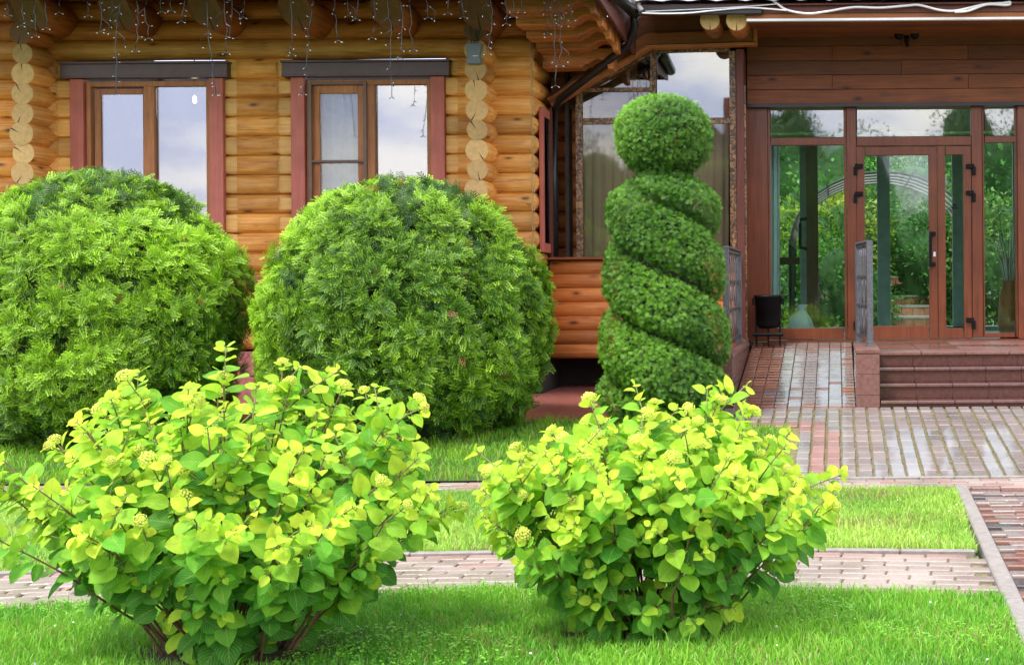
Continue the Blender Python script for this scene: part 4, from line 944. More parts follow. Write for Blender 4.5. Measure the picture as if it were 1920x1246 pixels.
def hydrangea(label, bx, by, rx, ry, h, nst, seed, tall=(), skip_low=0.0, low=3):
    r = random.Random(seed); t = thing('hydrangea_bush', label, 'bush', (bx, by, 0.0), 'yellow green hydrangea bushes')
    base = Vector((bx, by, 0)); leaves = []; heads = []; gs = MB()
    def run(pts, lsize, start, first_tone, spacing=0.041, flower=True):
        L_ = [0]
        for a, b in zip(pts[:-1], pts[1:]): L_.append(L_[-1] + (b - a).length)
        tot = L_[-1]; s_ = tot; k = 0; rot = r.random() * 3.14
        def P(s_):
            for i in range(len(L_) - 1):
                if s_ <= L_[i + 1] or i == len(L_) - 2:
                    return pts[i].lerp(pts[i + 1], (s_ - L_[i]) / max(1e-6, L_[i + 1] - L_[i])), (pts[i + 1] - pts[i]).normalized()
        while s_ > start * tot:
            p, d = P(s_); rot += math.pi / 2 + r.uniform(-.3, .3)
            a = d.cross(Vector((0.2, 0.3, 1)) if abs(d.z) < 0.95 else Vector((1, 0, 0))).normalized(); b = d.cross(a)
            for sg in (0, math.pi):
                if k > 0 and r.random() < (0.12 if k < 6 else 0.3): continue
                q = a * math.cos(rot + sg) + b * math.sin(rot + sg)
                out = (p - Vector((bx, by, h * 0.35))).normalized()
                ld = (q * 0.9 + out * 0.55 + d * 0.15 + Vector((0, 0, -0.18 - 0.03 * k))).normalized()
                ln = (Vector((0, -0.62, 0.5)) + out * 0.6 + Vector((r.gauss(0, .36), r.gauss(0, .36), r.gauss(0, .28)))).normalized()
                size = lsize * (0.5 + 0.15 * min(k, 4)) * r.uniform(0.68, 1.22)
                pet = size * 0.28; lp = p + ld * pet
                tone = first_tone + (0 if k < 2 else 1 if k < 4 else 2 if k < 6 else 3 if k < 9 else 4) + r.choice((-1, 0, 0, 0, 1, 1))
                leaves.append((lp, ld, ln, size, max(0, min(4, tone))))
                if k < 7: gs.tube([p, lp + ld * 0.004], 0.0016, 4)
            s_ -= spacing * (0.5 if k == 0 else 1.0) * r.uniform(0.85, 1.2); k += 1
        if flower:
            p, d = P(tot); heads.append((p + d * 0.02, d))
    for i in range(nst):
        az = i * 2.399963 + r.uniform(-.2, .2); u = ((i + 0.5) / nst) ** 0.62; tl = u * R(84) 
        k = r.uniform(0.74, 1.12)
        E = base + Vector((rx * math.sin(tl) * math.cos(az) * k, ry * math.sin(tl) * math.sin(az) * k, max(0.24, h * (0.25 + 0.75 * math.cos(tl * 0.97) ** 0.5)) * r.uniform(0.9, 1.07)))
        if E.z < 0.32 and r.random() < skip_low: continue
        if i < len(tall): E = base + Vector(tall[i])
        B0 = base + Vector((math.cos(az) * 0.2 * u + r.gauss(0, .03), math.sin(az) * 0.17 * u + r.gauss(0, .03), -0.02))
        Cc = B0 + Vector(((E.x - B0.x) * 0.42, (E.y - B0.y) * 0.42, (E.z - B0.z) * 0.58))
        pts = [B0 * (1 - s_) ** 2 + Cc * 2 * s_ * (1 - s_) + E * s_ * s_ + Vector((r.gauss(0, .006), r.gauss(0, .006), 0)) * (1 if 0 < s_ < 1 else 0) for s_ in np.linspace(0, 1, 10)]
        MB().tube(pts, [0.0062 - 0.004 * j / 9 for j in range(10)], 6).build('stem', M['stem'], t, True)
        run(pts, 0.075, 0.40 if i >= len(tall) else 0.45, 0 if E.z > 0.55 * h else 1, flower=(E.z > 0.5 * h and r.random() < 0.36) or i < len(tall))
        for q in range(r.choice((2, 3, 4, 5))):
            j = r.choice((3, 4, 5, 6, 7, 8)); P0 = pts[j]; d = (E - B0).normalized(); e = Vector((r.gauss(0, 1), r.gauss(0, 1), r.uniform(0.1, 0.9))).normalized()
            P1 = P0 + (d * 0.5 + e * 0.7).normalized() * r.uniform(0.12, 0.28)
            if P1.z < 0.12: continue
            sp_ = [P0, P0.lerp(P1, 0.5) + Vector((0, 0, 0.012)), P1]; gs.tube(sp_, [0.004, 0.003, 0.0022], 5)
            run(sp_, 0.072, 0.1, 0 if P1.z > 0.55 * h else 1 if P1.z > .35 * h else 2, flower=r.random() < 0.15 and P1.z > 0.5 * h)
    for i in range(low):
        az = r.uniform(0, 2 * math.pi); q = r.uniform(0.3, 0.62)
        B0 = base + Vector((math.cos(az) * 0.15, math.sin(az) * 0.12, -0.02)); E = base + Vector((math.cos(az) * q * rx, math.sin(az) * q * ry, r.uniform(0.12, 0.36)))
        pts = [B0.lerp(E, s_) + Vector((0, 0, 0.06 * math.sin(math.pi * s_))) for s_ in np.linspace(0, 1, 6)]
        MB().tube(pts, [0.004 - 0.0025 * j / 5 for j in range(6)], 5).build('stem', M['stem'], t, True)
        run(pts, 0.085, 0.3, r.choice((0, 1, 2, 2)), flower=False)
    # biggest in view first: near the camera and near the bush's surface
    def score(lf):
        p = lf[0] - Vector((bx, by, h * 0.45)); q = Vector((p.x / rx, p.y / ry, p.z / (h * .6))); return q.length * 0.9 - 1.1 * q.y / max(q.length, .2) + lf[3] * 5
    leaves.sort(key=score, reverse=True)
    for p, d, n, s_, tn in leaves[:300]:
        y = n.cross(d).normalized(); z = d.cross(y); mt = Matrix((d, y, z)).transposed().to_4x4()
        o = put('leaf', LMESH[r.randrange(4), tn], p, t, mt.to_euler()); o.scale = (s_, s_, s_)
    rest = leaves[300:]; V, Fc, C, U = [], [], [], []; off = 0
    for ti in range(4):
        sub = rest[ti::4]
        if not sub: continue
        v, f = scatter(LT[ti][0], LT[ti][1], np.array([l[0] for l in sub]), frames(np.array([l[1] for l in sub]), np.array([l[2] for l in sub])), np.array([l[3] for l in sub]))
        V.append(v); Fc.append(f + off); off += len(v); U.append(np.tile(LT[ti][2], (len(sub), 1)))
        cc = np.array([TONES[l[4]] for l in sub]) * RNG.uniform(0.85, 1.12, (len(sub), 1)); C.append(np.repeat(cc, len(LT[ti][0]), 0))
    tag(big_mesh('leaves', np.concatenate(V), np.concatenate(Fc), LMA, t, colors=np.concatenate(C), uv=np.concatenate(U)), kind='stuff')
    for p, d in heads:
        o = put('flower_head', r.choice(FM), p, t, d.to_track_quat('Z', 'Y').to_euler()); s_ = r.uniform(0.018, 0.03); o.scale = (s_, s_, s_)
    tag(gs.build('twigs', M['greenstem'], t, True), kind='stuff')
    return len(leaves)
h1 = gp(440, 1228); h2 = gp(1214, 1188)
n1 = hydrangea('yellow green hydrangea bush in the left foreground with taller shoots and bare brown stems', h1.x, h1.y, 0.86, 0.68, 0.95, 70, 5,
    tall=[(0.15, 0.1, 1.09), (0.20, 0.05, 1.02), (-0.06, 0.05, 1.04), (-0.42, 0, 0.98), (0.68, 0.05, 0.95), (0.38, 0.1, 1.0), (-0.52, .05, .92)], skip_low=0.4, low=12)
n2 = hydrangea('yellow green hydrangea bush in the right foreground below the spiral topiary', h2.x, h2.y, 0.72, 0.60, 0.86, 56, 9,
    tall=[(-0.24, 0.1, 0.92), (0.28, 0.1, 0.91), (0.42, 0.1, 0.86), (0.02, 0.1, 0.9)], skip_low=0.2, low=34)
for nm, p in (('bed_soil', h1), ('bed_soil', h2)):
    n = 28; v = [(p.x, p.y, 0.035)] + [(p.x + (0.36 + 0.05 * math.sin(5 * a)) * math.cos(a), p.y + (0.27 + 0.03 * math.sin(4 * a)) * math.sin(a), 0.016) for a in np.linspace(0, 2 * math.pi, n, endpoint=False)]
    tag(mk(nm, v, [(0, 1 + i, 1 + (i + 1) % n) for i in range(n)], M['soil'], None, True), kind='structure')

# ---- grass
def in_poly(x, y, poly):
    c = np.zeros(len(x), bool); n = len(poly)
    for i in range(n):
        (x0, y0), (x1, y1) = poly[i], poly[(i + 1) % n]
        k = ((y0 > y) != (y1 > y)) & (x < (x1 - x0) * (y - y0) / (y1 - y0 + 1e-12) + x0); c ^= k
    return c
def grass(name, label, poly, dens, hgt, wid, seed, xr, yr, light, dark, holes=(), dry=0.04):
    r = np.random.default_rng(seed); (xa, xb), (ya, yb_) = xr, yr; n = int(dens * (xb - xa) * (yb_ - ya))
    x, y = r.uniform(xa, xb, n), r.uniform(ya, yb_, n); k = in_poly(x, y, poly)
    for hx, hy, ra, rb in holes: k &= (((x - hx) / ra) ** 2 + ((y - hy) / rb) ** 2 + r.normal(size=n) * 0.25) > 1
    x, y = x[k], y[k]; n = len(x); p = np.stack([x, y, np.zeros(n)], 1)
    lf = lowfreq(p, 3.0, seed) ; lf2 = lowfreq(p, 11.0, seed + 1)
    hg = hgt * r.uniform(0.45, 1.15, n) * (1 + 0.22 * lf + 0.15 * lf2); long_ = r.random(n) < 0.012; hg[long_] *= 1.9
    a = r.random(n) * 2 * math.pi; ln = r.uniform(0.1, 0.9, n); dx, dy = np.cos(a) * ln, np.sin(a) * ln
    b = r.random(n) * math.pi; w = wid * r.uniform(0.6, 1.3, n); wx, wy = np.cos(b) * w, np.sin(b) * w
    z0 = np.array([ground_h(q) for q in y]) + 0.008
    V = np.empty((n, 5, 3))
    V[:, 0] = np.stack([x - wx, y - wy, z0], 1); V[:, 1] = np.stack([x + wx, y + wy, z0], 1)
    mx_, my_ = x + dx * hg * 0.3, y + dy * hg * 0.3
    V[:, 2] = np.stack([mx_ + wx * .8, my_ + wy * .8, z0 + hg * .6], 1); V[:, 3] = np.stack([mx_ - wx * .8, my_ - wy * .8, z0 + hg * .6], 1)
    V[:, 4] = np.stack([x + dx * hg, y + dy * hg, z0 + hg * (1.0 - 0.25 * ln)], 1)
    i = np.arange(n)[:, None] * 5
    Fc = np.concatenate([i + np.array([[0, 1, 2]]), i + np.array([[0, 2, 3]]), i + np.array([[3, 2, 4]])])
    t = np.clip(0.5 + 0.30 * lf + 0.2 * lf2 + 0.2 * r.normal(size=n), 0, 1)[:, None]
    c = np.array(dark) * (1 - t) + np.array(light) * t; dd = r.random(n) < dry * (1 + 2.5 * np.clip(lowfreq(p, 5.0, seed + 4), 0, 2)); c[dd] = (0.36, 0.34, 0.11)
    return tag(big_mesh(name, V.reshape(-1, 3), Fc, M['grass'], None, colors=np.repeat(c, 5, 0)), label, 'grass', None, 'stuff')
GL, GD = (0.27, 0.59, 0.05), (0.085, 0.34, 0.025)
holes = [(h1.x, h1.y, 0.34, 0.25), (h2.x, h2.y, 0.34, 0.25)]
grass('grass', 'bright lawn grass in the foreground around the hydrangeas', front_poly, 11500, 0.05, 0.0022, 1, (-4.2, 0.9), (4.55, 6.4), GL, GD, holes)
grass('grass', 'bright lawn grass between the brick path and the cross path', mid_poly, 7500, 0.052, 0.0026, 2, (-6.2, 1.0), (6.4, 9.2), (0.48, 0.72, 0.12), (0.22, 0.50, 0.05), dry=0.1)
grass('grass', 'lawn grass under the round thujas and topiary', back_polys[0], 3000, 0.08, 0.003, 3, (-7.6, -0.3), (9.6, 12.0), (0.28, 0.54, 0.035), (0.11, 0.32, 0.02))
# clover leaves mixed into the near lawn
r = np.random.default_rng(77); n = 5200; x, y = r.uniform(-4.0, 0.8, n), r.uniform(4.7, 6.3, n); k = in_poly(x, y, front_poly); x, y = x[k], y[k]
kk = lowfreq(np.stack([x, y, x * 0], 1), 3.5, 5) > 0.15; x, y = x[kk], y[kk]; n = len(x)
cv = np.array([(0, 0, 0), (.5, -.35, .08), (1, 0, 0), (.5, .35, .08)]); cf = np.array([[0, 1, 2, 3]]); P_, D_ = [], []
for k in range(3):
    a = r.random(n) * .6 + k * 2.094; P_.append(np.stack([x, y, 0.03 + 0.025 * r.random(n)], 1)); D_.append(np.stack([np.cos(a), np.sin(a), 0.15 + 0 * a], 1))
P_, D_ = np.concatenate(P_), np.concatenate(D_)
v, f = scatter(cv, cf, P_, frames(D_, np.tile((0.05, -0.2, 1.0), (len(P_), 1)) + r.normal(size=P_.shape) * .2), r.uniform(0.010, 0.018, len(P_)))
tag(big_mesh('clover', v, f, M['grass'], None, colors=np.repeat(np.array([(0.2, 0.5, 0.04)]) * r.uniform(.7, 1.3, (len(P_), 1)), 4, 0)), 'clover leaves growing in the foreground lawn', 'clover', None, 'stuff')

r = np.random.default_rng(91); n = 130; x, y = r.uniform(-5.5, 0.8, n), r.uniform(4.8, 9.1, n); k = in_poly(x, y, front_poly) | in_poly(x, y, mid_poly); x, y = x[k], y[k]; n = len(x)
P_ = np.stack([x, y, 0.045 + 0.03 * r.random(n)], 1)
v, f = scatter(np.array([(-.5, -.5, 0), (.5, -.5, 0), (.6, .5, .2), (-.5, .6, .1)]), cf, P_, frames(r.normal(size=(n, 3)), np.tile((0, -0.4, 1.0), (n, 1))), r.uniform(0.005, 0.009, n))
tag(big_mesh('fallen_petals', v, f, M['white_cloth'], None), 'tiny white petals scattered over both lawns', 'petals', None, 'stuff')
# ================================================================== smaller things
bp = at(1441, 640, 15.1); bz = FL - 0.035
bin_o = thing('litter_bin', 'black bucket litter bin on a stand left of the door', 'bin', (bp.x, 15.1, bz))
def ring_mesh(c, prof, n=24):
    v = [(c[0] + q * math.cos(a), c[1] + q * math.sin(a), c[2] + z) for q, z in prof for a in np.linspace(0, 2 * math.pi, n, endpoint=False)]
    f = [(j * n + i, j * n + (i + 1) % n, (j + 1) * n + (i + 1) % n, (j + 1) * n + i) for j in range(len(prof) - 1) for i in range(n)]
    return v, f
v, f = ring_mesh((bp.x, 15.1, bz), [(0.02, 0.20), (0.10, 0.205), (0.135, 0.25), (0.15, 0.54), (0.162, 0.545), (0.162, 0.57), (0.148, 0.572), (0.14, 0.3), (0.01, 0.23)])
mk('bucket', v, f, M['black_metal'], bin_o, True)
lg = MB()
for sx in (-0.13, 0.0, 0.13): MB().bar((bp.x + sx, 15.1 - 0.02 - abs(sx) * .2, bz), (bp.x + sx, 15.1 - 0.02 - abs(sx) * .2, bz + 0.28), 0.011, 8).build('leg', M['black_metal'], bin_o)
MB().tube([(bp.x - 0.17, 15.0, bz + 0.14), (bp.x + 0.17, 15.0, bz + 0.14)], 0.02, 8).build('crossbar', M['black_metal'], bin_o)
for sx in (-1, 1): MB().box(bp.x + sx * 0.165 - 0.012, bp.x + sx * 0.165 + 0.012, 15.08, 15.12, bz + 0.46, bz + 0.54).build('pivot', M['black_metal'], bin_o)

jb = at(889, 101, 13.8); jt = thing('junction_box', 'grey plastic light controller box on the right log corner', 'box', jb)
jw, jh = 0.078, 0.105
prof = [(-jw, jh), (-jw * .96, jh * .4), (-jw * .8, jh * .1), (-jw * .8, -jh * .3), (-jw, -jh * .7), (-jw * .85, -jh), (jw * .85, -jh), (jw, -jh * .7), (jw * .8, -jh * .3), (jw * .8, jh * .1), (jw * .96, jh * .4), (jw, jh)]
n = len(prof); vv = [(jb.x + a, yy, jb.z + b) for yy in (13.765, 13.84) for a, b in prof]
mk('case', vv, [tuple(range(n)), tuple(range(2 * n - 1, n - 1, -1))] + [(i, i + n, (i + 1) % n + n, (i + 1) % n) for i in range(n)], M['greybox'], jt, bevel=0.006)
box('label_plate', jb.x - 0.005, jb.x + 0.05, 13.762, 13.7645, jb.z - 0.032, jb.z - 0.024, M['white_trim'], jt)
for dx in (-0.03, 0.01, 0.035): MB().tube([(jb.x + dx, 13.8, jb.z + 0.1), (jb.x + dx * 1.3 + 0.01, 13.79, jb.z + 0.2), (jb.x + dx - 0.01, 13.81, jb.z + 0.32), (jb.x + dx, 13.8, jb.z + 0.42)], 0.006, 6).build('lead', M['wire'], jt, True)

# icicle light chains
def garland(label, strands, Y, ztop, seed):
    r = random.Random(seed); x0 = min(at(s_[0], 0, Y).x for s_ in strands); x1 = max(at(s_[0], 0, Y).x for s_ in strands)
    t = thing('string_lights', label, 'string lights', ((x0 + x1) / 2, Y, ztop)); blb = MB()
    def bulb(p, d):
        d = d.normalized(); blb.tube([p, p + d * 0.010, p + d * 0.017], [0.0026, 0.003, 0.001], 5)
    n = max(4, int((x1 - x0) / 0.2)); MB().tube([(x0 + (x1 - x0) * i / n, Y, ztop - 0.015 * (i % 2)) for i in range(n + 1)], 0.005, 5).build('main_cable', M['wire'], t, True)
    for px, pb in strands:
        top = at(px, 0, Y); zb = at(px, pb, Y).z; z = ztop; x = top.x; pts = [Vector((x, Y, z))]; w = MB()
        while z > zb:
            z -= r.uniform(0.04, 0.075); x += r.gauss(0, 0.009); pts.append(Vector((x, Y + r.gauss(0, .008), z)))
            if r.random() < 0.42:
                d = Vector((r.choice((-1, 1)) * r.uniform(.5, 1), r.gauss(0, .3), r.uniform(-.9, .5))); e_ = pts[-1] + d.normalized() * r.uniform(.015, .028); w.tube([pts[-1], e_], 0.0042, 4); bulb(e_, d)
            if r.random() < 0.12 and zb + .1 < z:
                e_ = pts[-1] + Vector((r.choice((-1, 1)) * .07, 0, -.06)); e2 = e_ + Vector((r.gauss(0, .01), 0, -.08)); w.tube([pts[-1], e_, e2], 0.0035, 4); bulb(e2, Vector((r.gauss(0, .5), 0, -1)))
        w.tube(pts, 0.0036, 5)
        for q in (-1, 1):
            e_ = pts[-1] + Vector((q * .025, 0, -.015)); w.tube([pts[-1], e_], 0.0035, 4); bulb(e_, Vector((q, 0, -.4)))
        w.build('strand', M['wire'], t, True)
    tag(blb.build('bulbs', M['bulb'], t, True), kind='stuff')
garland('dark icicle light chain hanging from the cottage front eave',
        [(14, 24), (40, 38), (62, 54), (84, 40), (112, 18), (168, 24), (186, 55), (210, 10), (226, 168), (255, 88), (275, 62), (302, 12), (320, 16), (348, 32), (386, 164), (418, 92), (437, 66), (458, 24),
         (545, 94), (588, 172), (626, 70), (650, 26), (672, 24), (700, 68), (724, 180), (752, 98), (772, 80), (797, 30), (842, 14), (868, 26), (922, 98), (945, 44), (960, 22), (978, 14)], 12.47, 4.06, 3)
garland('dark icicle light chain dangling at the cottage corner', [(1026, 60), (1036, 158), (1046, 110), (1052, 44), (1072, 30)], 12.55, 4.09, 4)

# cables along the canopy
def cable(label, pts, Y, rad, seed):
    P = [at(x, y, Y) for x, y in pts]; Q = []
    for i in range(len(P) - 1):
        a, b, c, d = P[max(i - 1, 0)], P[i], P[i + 1], P[min(i + 2, len(P) - 1)]
        for k in range(5):
            u = k / 5; Q.append(0.5 * ((2 * b) + (c - a) * u + (2 * a - 5 * b + 4 * c - d) * u * u + (3 * b - a - 3 * c + d) * u ** 3))
    Q.append(P[-1]); o = MB().tube(Q, rad, 6).build('cable', M['white_cable'], None, True); tag(o, label, 'cable', 'cables along the canopy edge')
cable('thick white cable sagging along the canopy edge and ending in a loop', [(1440, -6), (1458, 8), (1478, 20), (1515, 26), (1550, 22), (1600, 14), (1650, 15), (1700, 11), (1724, 10), (1760, 19), (1790, 21), (1822, 14), (1850, 8), (1882, 6), (1893, 4), (1894, 8), (1884, 10), (1850, 9), (1815, 21), (1790, 23)], 13.94, 0.013, 1)
cable('thin grey cable running from the gutter collar along the canopy edge', [(1204, 25), (1240, 26), (1290, 25), (1340, 20), (1400, 15), (1440, 17), (1475, 20)], 13.93, 0.009, 2)
cable('thin pale cable stretched above the gutter near the cottage corner', [(1210, 22), (1300, 18), (1360, 15), (1420, 11), (1455, 8)], 13.935, 0.006, 3)

# dried branches in a vase, and a wrapped sack, inside behind the glass
vp = at(1893, 610, 16.0)
vz = FL - 0.005; vt = thing('branch_vase', 'tall vase of dry branches behind the glass right of the doors', 'vase', (vp.x, 16.0, vz))
v, f = ring_mesh((vp.x, 16.0, vz), [(0.01, 0.001), (0.11, 0.0), (0.14, 0.2), (0.12, 0.5), (0.08, 0.62), (0.095, 0.68), (0.08, 0.68), (0.06, 0.6), (0.01, 0.3)]); mk('vase', v, f, M['orange_board'], vt, True)
for k in range(22):
    a = random.random() * 6.28; q = random.uniform(.05, .3)
    MB().tube([(vp.x, 16.0, vz + 0.4), (vp.x + q * .4 * math.cos(a), 16 + q * .4 * math.sin(a), vz + 0.9), (vp.x + q * math.cos(a), 16 + q * math.sin(a), vz + random.uniform(1.1, 1.6))], [.006, .005, .002], 5).build('branch', M['white_cable'] if k % 3 else M['stem'], vt, True)
sp2 = at(1502, 600, 16.1)
v, f = ring_mesh((sp2.x, 16.1, FL - 0.006), [(0.01, 0.001), (0.15, 0.0), (0.17, 0.12), (0.13, 0.27), (0.06, 0.36), (0.085, 0.42), (0.01, 0.40)], 14)
v = [(x + 0.02 * math.sin(z * 20 + x * 30), y + .02 * math.cos(z * 17 + x * 9), z) for x, y, z in v]
tag(mk('cloth_sack', v, f, M['white_cloth'], None, True), 'white cloth sack on the floor behind the left glass panel', 'sack')

# ================================================================== courtyard behind the building, seen through the doors
def leaf_blob(name, label, cat, c, rad, n, seed, light, dark, size=(0.05, 0.1), trunk=None, group=None):
    r = np.random.default_rng(seed); t = thing(name, label, cat, (c[0], c[1], trunk[0] if trunk else c[2] - rad[2]), group)
    d = r.normal(size=(n, 3)); d /= np.linalg.norm(d, axis=1, keepdims=True); q = 0.5 + 0.5 * r.random(n) ** 0.7
    lump = 1 + 0.22 * lowfreq(d, 2.2, seed) + 0.15 * lowfreq(d, 5.0, seed + 1)
    p = d * (q * lump)[:, None] * np.array(rad) + np.array(c)
    kl = lowfreq(p, 3.2 / max(rad) * 1.5, seed + 2); keep = kl > -0.7; p, d = p[keep], d[keep]
    tv = np.array([(0, 0, 0), (.5, -.3, .05), (1, 0, -.05), (.5, .3, .05)]); tf = np.array([[0, 1, 2, 3]])
    v, f = scatter(tv, tf, p, frames(d + r.normal(size=d.shape) * .7, r.normal(size=d.shape) * .6 + np.array((0, 0, .8))), r.uniform(*size, len(p)))
    tt = np.clip(.5 + .25 * lowfreq(p, 2.5, seed + 3) + .22 * r.normal(size=len(p)), 0, 1)[:, None]
    big_mesh('crown', v, f, M['treeleaf'], t, colors=np.repeat(np.array(dark) * (1 - tt) + np.array(light) * tt, 4, 0))
    iv = []
    for j in range(13):
        th_ = math.pi * (j + 0.02) / 12.04
        for i in range(20):
            dd = np.array([[math.sin(th_) * math.cos(i * math.pi / 10), math.sin(th_) * math.sin(i * math.pi / 10), math.cos(th_)]])
            q_ = 0.74 * (1 + 0.22 * lowfreq(dd, 2.2, seed)[0] + 0.15 * lowfreq(dd, 5.0, seed + 1)[0]); iv.append(tuple(dd[0] * q_ * np.array(rad) + np.array(c)))
    mk('inner_foliage', iv, [(j * 20 + i, (j + 1) * 20 + i, (j + 1) * 20 + (i + 1) % 20, j * 20 + (i + 1) % 20) for j in range(12) for i in range(20)], M['crown_in'], t, True)
    if trunk:
        z0, rt = trunk; mb = MB(); top = c[2] + rad[2] * 0.3
        mb.tube([(c[0], c[1], z0), (c[0] + .08 * rt * 4, c[1], (z0 + top) / 2), (c[0], c[1], top)], [rt, rt * .75, rt * .4], 10); rr_ = random.Random(seed)
        for k in range(9):
            a = rr_.random() * 6.28; h0 = z0 + (top - z0) * rr_.uniform(.4, .95)
            mb.tube([(c[0], c[1], h0), (c[0] + rad[0] * .35 * math.cos(a), c[1] + rad[1] * .35 * math.sin(a), h0 + rad[2] * .25), (c[0] + rad[0] * .7 * math.cos(a), c[1] + rad[1] * .7 * math.sin(a), h0 + rad[2] * .45)], [rt * .4, rt * .25, rt * .08], 6)
        mb.build('trunk', M['bark'], t, True)
GZ = 0.2
for i, (px, py, Y, rx, rz, lb, li, da) in enumerate((
        (1478, 560, 22.5, 0.85, 0.7, 'green shrub seen low through the left glass panel', (0.16, 0.36, 0.04), (0.05, 0.16, 0.015)),
        (1570, 560, 22.0, 0.7, 0.75, 'green shrub seen between the inner post and the door', (0.14, 0.34, 0.04), (0.04, 0.15, 0.015)),
        (1490, 470, 24.5, 0.8, 0.75, 'yellow green shrub behind the left glass panel', (0.42, 0.50, 0.05), (0.14, 0.30, 0.03)),
        (1575, 460, 24.0, 0.75, 0.8, 'lime shrub with orange tint seen beside the inner post', (0.50, 0.48, 0.05), (0.16, 0.32, 0.03)),
        (1735, 500, 24.2, 0.5, 0.9, 'dark green conifer shrub beside the brick steps behind the door', (0.10, 0.26, 0.04), (0.03, 0.11, 0.02)),
        (1690, 400, 27.0, 1.0, 0.9, 'leafy green shrub above the brick steps behind the door', (0.16, 0.38, 0.04), (0.05, 0.17, 0.02)),
        (1865, 480, 24.0, 1.0, 1.1, 'green shrub seen through the right glass panel', (0.2, 0.32, 0.06), (0.06, 0.16, 0.03)))):
    p = at(px, py, Y); leaf_blob('courtyard_shrub', lb, 'shrub', (p.x, p.y, p.z), (rx * 1.25, 0.8, rz * 1.2), 4500, 200 + i, li, da, (0.06, 0.12), trunk=(GZ, 0.03), group='shrubs in the rear courtyard')
for i, (px, py, Y, rx, rz, lb) in enumerate(((1480, 330, 31, 2.4, 2.4, 'tall green tree behind the left glass panel'), (1600, 350, 33, 2.4, 2.2, 'tall green tree behind the main door'), (1760, 330, 32, 2.4, 2.4, 'tall green tree behind the narrow door leaf'))):
    p = at(px, py, Y); leaf_blob('courtyard_tree', lb, 'tree', (p.x, p.y, p.z), (rx * 1.3, 2.0, rz * 1.3), 8000, 300 + i, (0.10, 0.27, 0.04), (0.03, 0.12, 0.02), (0.12, 0.22), trunk=(GZ, 0.12), group='trees in the rear courtyard')
for i, (x, lb) in enumerate(((-2.6, 'clipped hedge section left end of the courtyard'), (0.0, 'clipped hedge section behind the left glass panel'), (2.6, 'clipped hedge section behind the brick steps'), (5.2, 'clipped hedge section right end of the courtyard'))):
    leaf_blob('courtyard_hedge', lb, 'hedge', (x, 29.0, 1.6), (1.9, 0.7, 1.9), 5000, 500 + i, (0.12, 0.3, 0.04), (0.035, 0.13, 0.02), (0.1, 0.18), trunk=(GZ, 0.06), group='hedge behind the courtyard')
# brick steps
st = thing('brick_steps', 'low flights of red brick steps with pale landings behind the glass door', 'steps', (at(1685, 600, 23).x, 23.5, GZ))
p = at(1690, 560, 23)
for k in range(5):
    y0 = 22.4 + k * 0.75; z1 = FL - 0.1 + (k + 1) * 0.17; xw = 0.62 - 0.04 * k; cx = at(1690, 500, y0).x
    for j in range(3):
        for q in range(6): 
            w = 2 * xw / 6; x0 = cx - xw + q * w + (w / 2 if j % 2 else 0); x1 = min(x0 + w - .008, cx + xw)
            if x1 - x0 > .03: box('brick', x0, x1, y0, y0 + .1, GZ + (z1 - GZ) * j / 3 + .004, GZ + (z1 - GZ) * (j + 1) / 3 - .004, M['brick_red'], st)
    box('landing', cx - xw, cx + xw, y0 - 0.01, y0 + 0.75, z1 - .003, z1 + 0.03, M['kerb'], st)
box('paved_court', -1.6, 4, 19.02, 22.3, 0.3, FL - 0.05, M['kerb'], None); tag(bpy.data.objects['paved_court'], kind='structure')
# arched canopy of pale slats
ar = thing('arched_canopy', 'arched canopy of pale curved slats behind the glass door', 'canopy', (at(1640, 400, 21).x, 21.0, FL - .05))
cxa = at(1650, 350, 21).x
for k in range(5):
    rr_ = 1.25 - 0.0 * k; y = 19.7 + k * 0.55
    MB().tube([(cxa + 1.35 * math.cos(a), y, 1.95 + 1.05 * math.sin(a)) for a in np.linspace(0, math.pi, 17)], 0.022, 6).build('arch_rib', M['kerb'], ar, True)
    for sx in (-1, 1): MB().bar((cxa + sx * 1.35, y, FL - .05), (cxa + sx * 1.35, y, 1.95), 0.03, 8).build('post', M['black_metal'], ar)
for a in np.linspace(0.3, math.pi - 0.3, 9):
    MB().bar((cxa + 1.36 * math.cos(a), 19.6, 1.96 + 1.06 * math.sin(a)), (cxa + 1.36 * math.cos(a), 22.0, 1.96 + 1.06 * math.sin(a)), 0.016, 6).build('slat', M['teal'], ar)

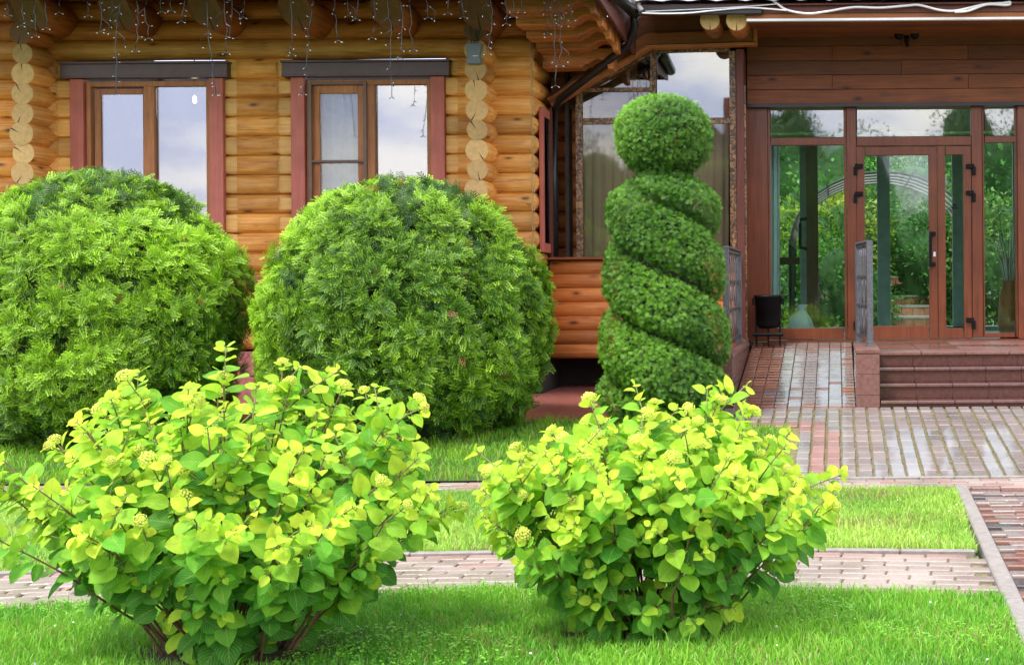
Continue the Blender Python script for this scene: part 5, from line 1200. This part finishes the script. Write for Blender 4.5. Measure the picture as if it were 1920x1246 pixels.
# ================================================================== behind the camera: what the glass mirrors
hs = thing('opposite_house', 'pale house with a dark gable roof reflected in the bay glass', 'house', (-5.2, -16, 0))
box('wall', -7.6, -2.2, -20, -16, -0.1, 4.4, M['house_white'], hs)
mk('roof', [(-8.0, -15.6, 4.3), (-1.8, -15.6, 4.3), (-4.9, -15.6, 7.6), (-8.0, -20.4, 4.3), (-1.8, -20.4, 4.3), (-4.9, -20.4, 7.6)], [(0, 2, 1), (3, 4, 5), (0, 3, 5, 2), (1, 2, 5, 4), (0, 1, 4, 3)], M['house_roof'], hs)
box('chimney', -3.9, -3.4, -18, -17.5, 5.4, 7.9, M['brick_red'], hs)
for x in (-6.9, -5.3, -3.7):
    w = box('window', x, x + 0.9, -15.99, -15.94, 1.6, 3.0, M['white_trim'], hs); box('pane', x + .08, x + .82, -15.938, -15.93, 1.68, 2.92, M['glass_bay'], w)
for i, (x, lb) in enumerate(((-1.6, 'tall hedge section mirrored at the left of the entrance'), (1.0, 'tall hedge section mirrored in the middle of the door'), (3.6, 'tall hedge section mirrored in the narrow door leaf'), (6.2, 'tall hedge section mirrored at the right of the entrance'))):
    leaf_blob('garden_hedge', lb, 'hedge', (x, -11.0, 2.0), (1.9, 0.8, 2.4), 7500, 600 + i, (0.12, 0.3, 0.04), (0.035, 0.13, 0.02), (0.08, 0.16), trunk=(-0.05, 0.06), group='hedge behind the viewpoint')
for i, (x, y, z, rx, rz, lb) in enumerate(((0.3, -13, 3.9, 1.9, 2.6, 'tall tree mirrored in the left entrance glass'), (4.6, -15, 4.6, 1.4, 3.4, 'tall tree mirrored in the glass right of the door'), (6.5, -12, 4.5, 2.3, 3.4, 'broad tree mirrored at the right edge of the entrance'), (-1.7, -20, 6.0, 1.6, 3.4, 'slim tree beside the mirrored house'), (-7.9, -13, 3.4, 1.7, 2.9, 'round tree left of the mirrored house'))):
    leaf_blob('garden_tree', lb, 'tree', (x, y, z), (rx, 1.8, rz), 7500, 400 + i, (0.12, 0.26, 0.05), (0.035, 0.1, 0.02), (0.07, 0.14), trunk=(-0.05, 0.14), group='trees behind the viewpoint')
